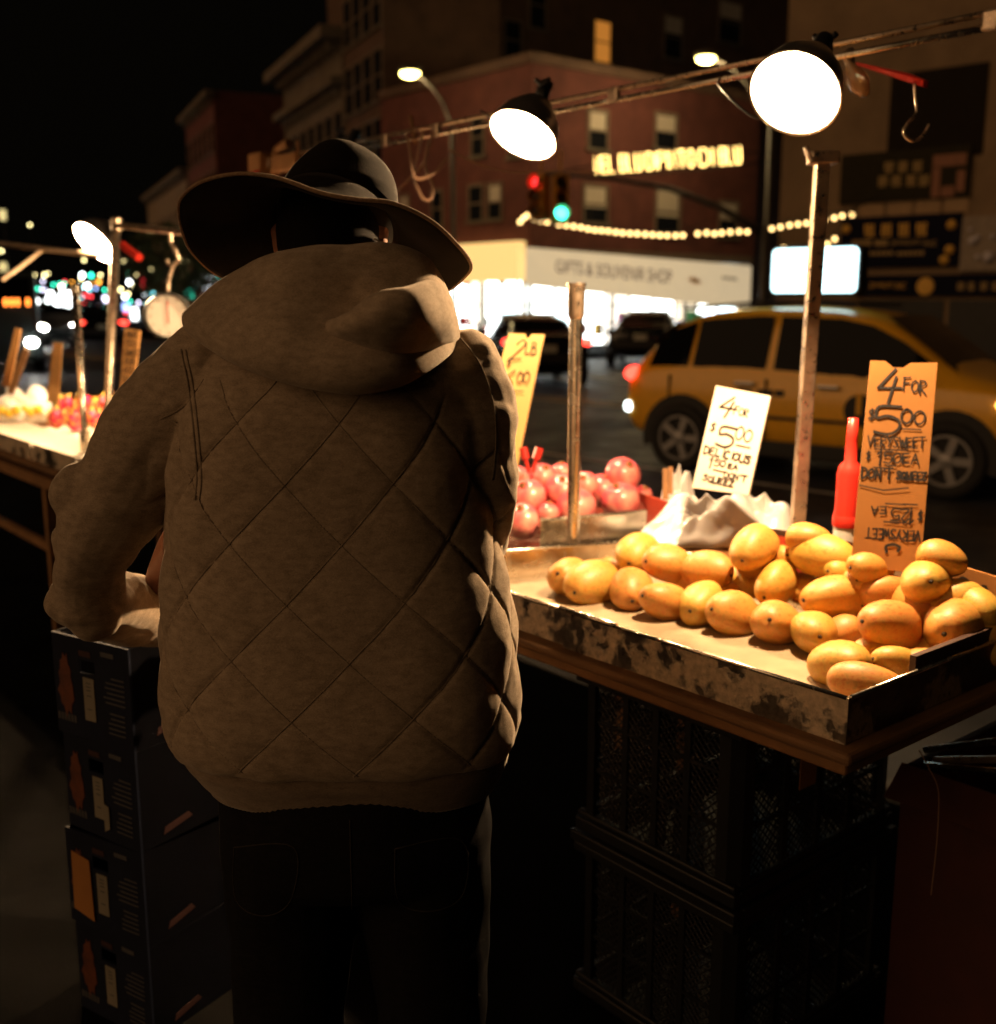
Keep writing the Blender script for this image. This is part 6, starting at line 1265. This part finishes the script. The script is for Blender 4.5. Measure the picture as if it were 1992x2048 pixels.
mb = MB(); mb.loft([list(r) for r in R], ringclosed=False, caps=False); fb3 = BVHTree.FromPolygons(mb.v, mb.f); o = mb.build('hood_fold', M_hood, hood, smooth=True); sd = o.modifiers.new('s', 'SOLIDIFY'); sd.thickness = .010; sd.offset = -1
for pts in ([(640, 664), (665, 695), (690, 728), (718, 768)], [(652, 660), (678, 692), (704, 728), (732, 768)], [(398, 652), (455, 618), (520, 584), (560, 568)], [(700, 545), (706, 590), (704, 640)], [(545, 590), (575, 630), (590, 660), (610, 670)], [(640, 668), (610, 672), (585, 664)]): seam(pts, [hb, fb3], 'hood_seam', hood, .0014)
for pts in ([(812, 612), (830, 630), (838, 660), (830, 690)], [(824, 610), (842, 628), (850, 656), (843, 684)]): seam(pts, [hb, fb3], 'hood_seam', hood, .0016)
# ---- body: head, neck, forearms and hands as one skin
mb = MB(); HC = ad(660, 470, 1.665)
mb.ball(HC, (.076, .098, .112), 20, 14); mb.ball(HC + V(0, .03, -.07), (.058, .07, .06), 14, 10); capsule(mb, [HC + V(.005, -.015, -.05), ad(690, 640, 1.62)], [.060, .070], 14)
mb.ball(HC + V(0, .102, -.02), (.014, .02, .022), 10, 8)
for s_ in (-1, 1): e = HC + V(s_*.078, -.002, -.004); mb.ball(e, (.010, .018, .032), 12, 8); mb.ball(e + V(s_*.006, .0, .016), (.008, .016, .014), 10, 8); mb.ball(e + V(s_*.004, .006, -.026), (.006, .009, .010), 8, 6)
tors = [V(ti(z, 1), ti(z, 2), z) for z in (1.0, 1.2, 1.4)]; capsule(mb, [ad(690, 640, 1.62)] + tors[::-1], [.07, .10, .11, .10], 14)
def hand(P, d, palm, s_):
    d = unit(d); palm = unit(palm - d*(palm @ d)); sd_ = np.cross(d, palm)*s_
    mb.ball(P + d*.045, .03, 12, 8); mb.ball(P + d*.07 + sd_*.012, .028, 12, 8); mb.ball(P + d*.065 - sd_*.014, .027, 12, 8)
    for k, (o_, l_) in enumerate(((-.030, .068), (-.010, .080), (.010, .076), (.029, .058))):
        b0_ = P + d*.085 + sd_*o_; capsule(mb, [b0_, b0_ + d*l_*.5 + palm*.006, b0_ + d*l_*.85 + palm*.028], [.0105, .0095, .008], 8, 3)
    capsule(mb, [P + d*.03 - sd_*.028, P + d*.055 - sd_*.052 + palm*.012, P + d*.085 - sd_*.055 + palm*.025], [.014, .011, .009], 8, 3)
capsule(mb, [tors[1], L(400, 1000, 1.62), fore[-2], fore[-1], fore[-1] + V(.03, .07, .0)], [.09, .04, .035, .032, .028], 12); hand(fore[-1] + V(.03, .06, 0), V(.3, .95, .0), V(0, 0, -1.), 1)
capsule(mb, [tors[1], rfore[0], rfore[1], rfore[2] + V(-.01, .04, 0)], [.09, .04, .034, .028], 12); hand(rfore[2] + V(-.01, .03, 0), V(-.3, .95, 0), V(0, 0, -1.), -1)
v2, f2_, _ = remesh(mb, .0045, 3); mb = MB(); mb.add(v2, f2_); mb.build('body', M_skin, person, smooth=True)
mb = MB(); rings = []
for i in range(10):
    th = math.pi*.5*(i/9)*1.25; r = math.sin(math.pi/2*min(1, (i+.3)/6)); z = .112*math.cos(th)
    rings.append([HC + V(.0775*math.sin(th+.001)*math.cos(q), -.012 + .096*math.sin(th+.001)*math.sin(q), z + (.03 if math.sin(q) > 0.3 else 0)*i/9) for q in np.linspace(0, 2*math.pi, 28, endpoint=False)])
mb.loft(rings); mb.build('hair', M_hair, person, smooth=True)
# ---- hat
hat = None
OUT = [(358, 430, 1.60), (362, 396, 1.56), (402, 364, 1.51), (470, 348, 1.47), (548, 354, 1.445), (640, 385, 1.43), (710, 398, 1.43), (785, 406, 1.44), (860, 440, 1.47), (915, 490, 1.52), (942, 530, 1.585), (927, 556, 1.64), (900, 578, 1.69), (868, 592, 1.74), (800, 606, 1.81), (720, 606, 1.85), (640, 600, 1.86), (560, 592, 1.84), (505, 582, 1.79), (465, 564, 1.74), (420, 540, 1.69), (382, 502, 1.645), (366, 466, 1.62)]
n = len(OUT); dense = []
for i in range(n):
    p0, p1, p2, p3 = (V(OUT[(i+k) % n]) for k in (-1, 0, 1, 2))
    for t in np.linspace(0, 1, 6, endpoint=False): dense.append(.5*((2*p1) + (-p0+p2)*t + (2*p0-5*p1+4*p2-p3)*t*t + (-p0+3*p1-3*p2+p3)*t**3))
outer = [ad(*q) for q in dense]; cen = ad(672, 442, 1.635); dd = unit(FWD - UP*.42)
ang = [math.atan2((q-cen) @ FWD, (q-cen) @ RT) for q in outer]
inner = [cen + RT*.086*math.cos(a) + dd*.104*math.sin(a) - UP*.0*math.cos(a) - UP*.012*math.cos(a) for a in ang]
rings = []
for k, t in enumerate(np.linspace(0, 1, 12)):
    bow = 4*t*(1-t)
    rings.append([i_*(1-t) + o_*t - UP*.016*bow + UP*.004*math.sin(a*3)*t*0 for i_, o_, a in zip(inner, outer, ang)])
mb = MB(); mb.loft(rings[::-1], caps=False); 
hat = mb.build('hat', M_felt, person, smooth=True); hat['label'] = 'wide brimmed dark brown felt hat'; sd = hat.modifiers.new('s', 'SOLIDIFY'); sd.thickness = .0035; sd.offset = 0
mb = MB(); mb.tube(outer, .0028, 8, closed=True); mb.build('brim_binding', M_bind, hat, smooth=True)
CR = [(556, 794, 442, .104), (558, 796, 415, .104), (562, 796, 392, .103), (574, 791, 365, .098), (592, 781, 343, .092), (612, 764, 325, .082), (630, 742, 311, .068), (642, 720, 302, .050), (654, 698, 298, .030), (664, 680, 297, .012)]
rings = []
for l, r, y, dp in CR:
    c = ad((l+r)/2, y, 1.635 + (442-y)*.00012); hw_ = (r-l)/2*1.635/FPX
    rings.append([c + RT*hw_*math.cos(q) + unit(FWD - UP*(.42*max(0, y-380)/62 + .02))*dp*math.sin(q) for q in np.linspace(0, 2*math.pi, 48, endpoint=False)])
R = densify(rings, 4); mb = MB(); mb.loft([list(r) for r in R]); mb.build('crown', M_felt, hat, smooth=True)
mb = MB(); mb.tube([ad(*q, 1.535) for q in smooth_pts([V(748, 478), V(766, 486), V(779, 500), V(783, 518)])], .0016, 6); mb.build('spectacle_arm', M['rusty_steel'], person, smooth=True)
# ---- jeans and shoes
hx = ti(zh, 1); hy = ti(zh, 2) + .01; mb = MB()
def oval(cx_, cy_, z, a, b, n_=28): return [V(cx_ + a*math.cos(q), cy_ + b*math.sin(q), z) for q in np.linspace(0, 2*math.pi, n_, endpoint=False)]
mb.loft([oval(hx, hy, z, a, b) for z, a, b in ((zh+.06, .19, .13), (zh, .205, .135), (zh-.08, .212, .142), (zh-.13, .21, .135), (zh-.16, .19, .11))])
for s_ in (-1, 1): capsule(mb, [V(hx+s_*.103, hy, zh-.11), V(hx+s_*.112, hy+.01, .50), V(hx+s_*.118, hy, .30), V(hx+s_*.12, hy-.005, .05)], [.108, .092, .082, .078], 18)
vj, fj, nj = remesh(mb, .008, 4); vj = vj + nj*(vnoise(vj*V(1, 1, 1.8), 40, 31)*.006)[:, None]
mb = MB(); mb.add(vj, fj); jn = mb.build('jeans', M_jeans, person, smooth=True); jt = BVHTree.FromPolygons([tuple(q) for q in vj], fj)
for pts in ([(468, 1695), (588, 1695), (582, 1800), (528, 1832), (472, 1800), (468, 1695)], [(790, 1698), (922, 1680), (928, 1785), (868, 1822), (798, 1802), (790, 1698)], [(700, 1640), (702, 1720), (704, 1800), (704, 1850)]): seam(pts, [jt], 'pocket_seam', jn, .0012, mat=M_thread)
for s_ in (-1, 1):
    mb = MB(); c = V(hx+s_*.125, hy+.06, 0); mb.loft([[V(c[0]+a*math.cos(q), c[1]+b*math.sin(q), z + (.02*max(0, -math.sin(q)) if z > .05 else 0)) for q in np.linspace(0, 2*math.pi, 20, endpoint=False)] for z, a, b in ((.001, .048, .13), (.03, .052, .135), (.06, .048, .125), (.09, .04, .08))]); mb.build('shoe', M['black_plastic'], person, smooth=True)
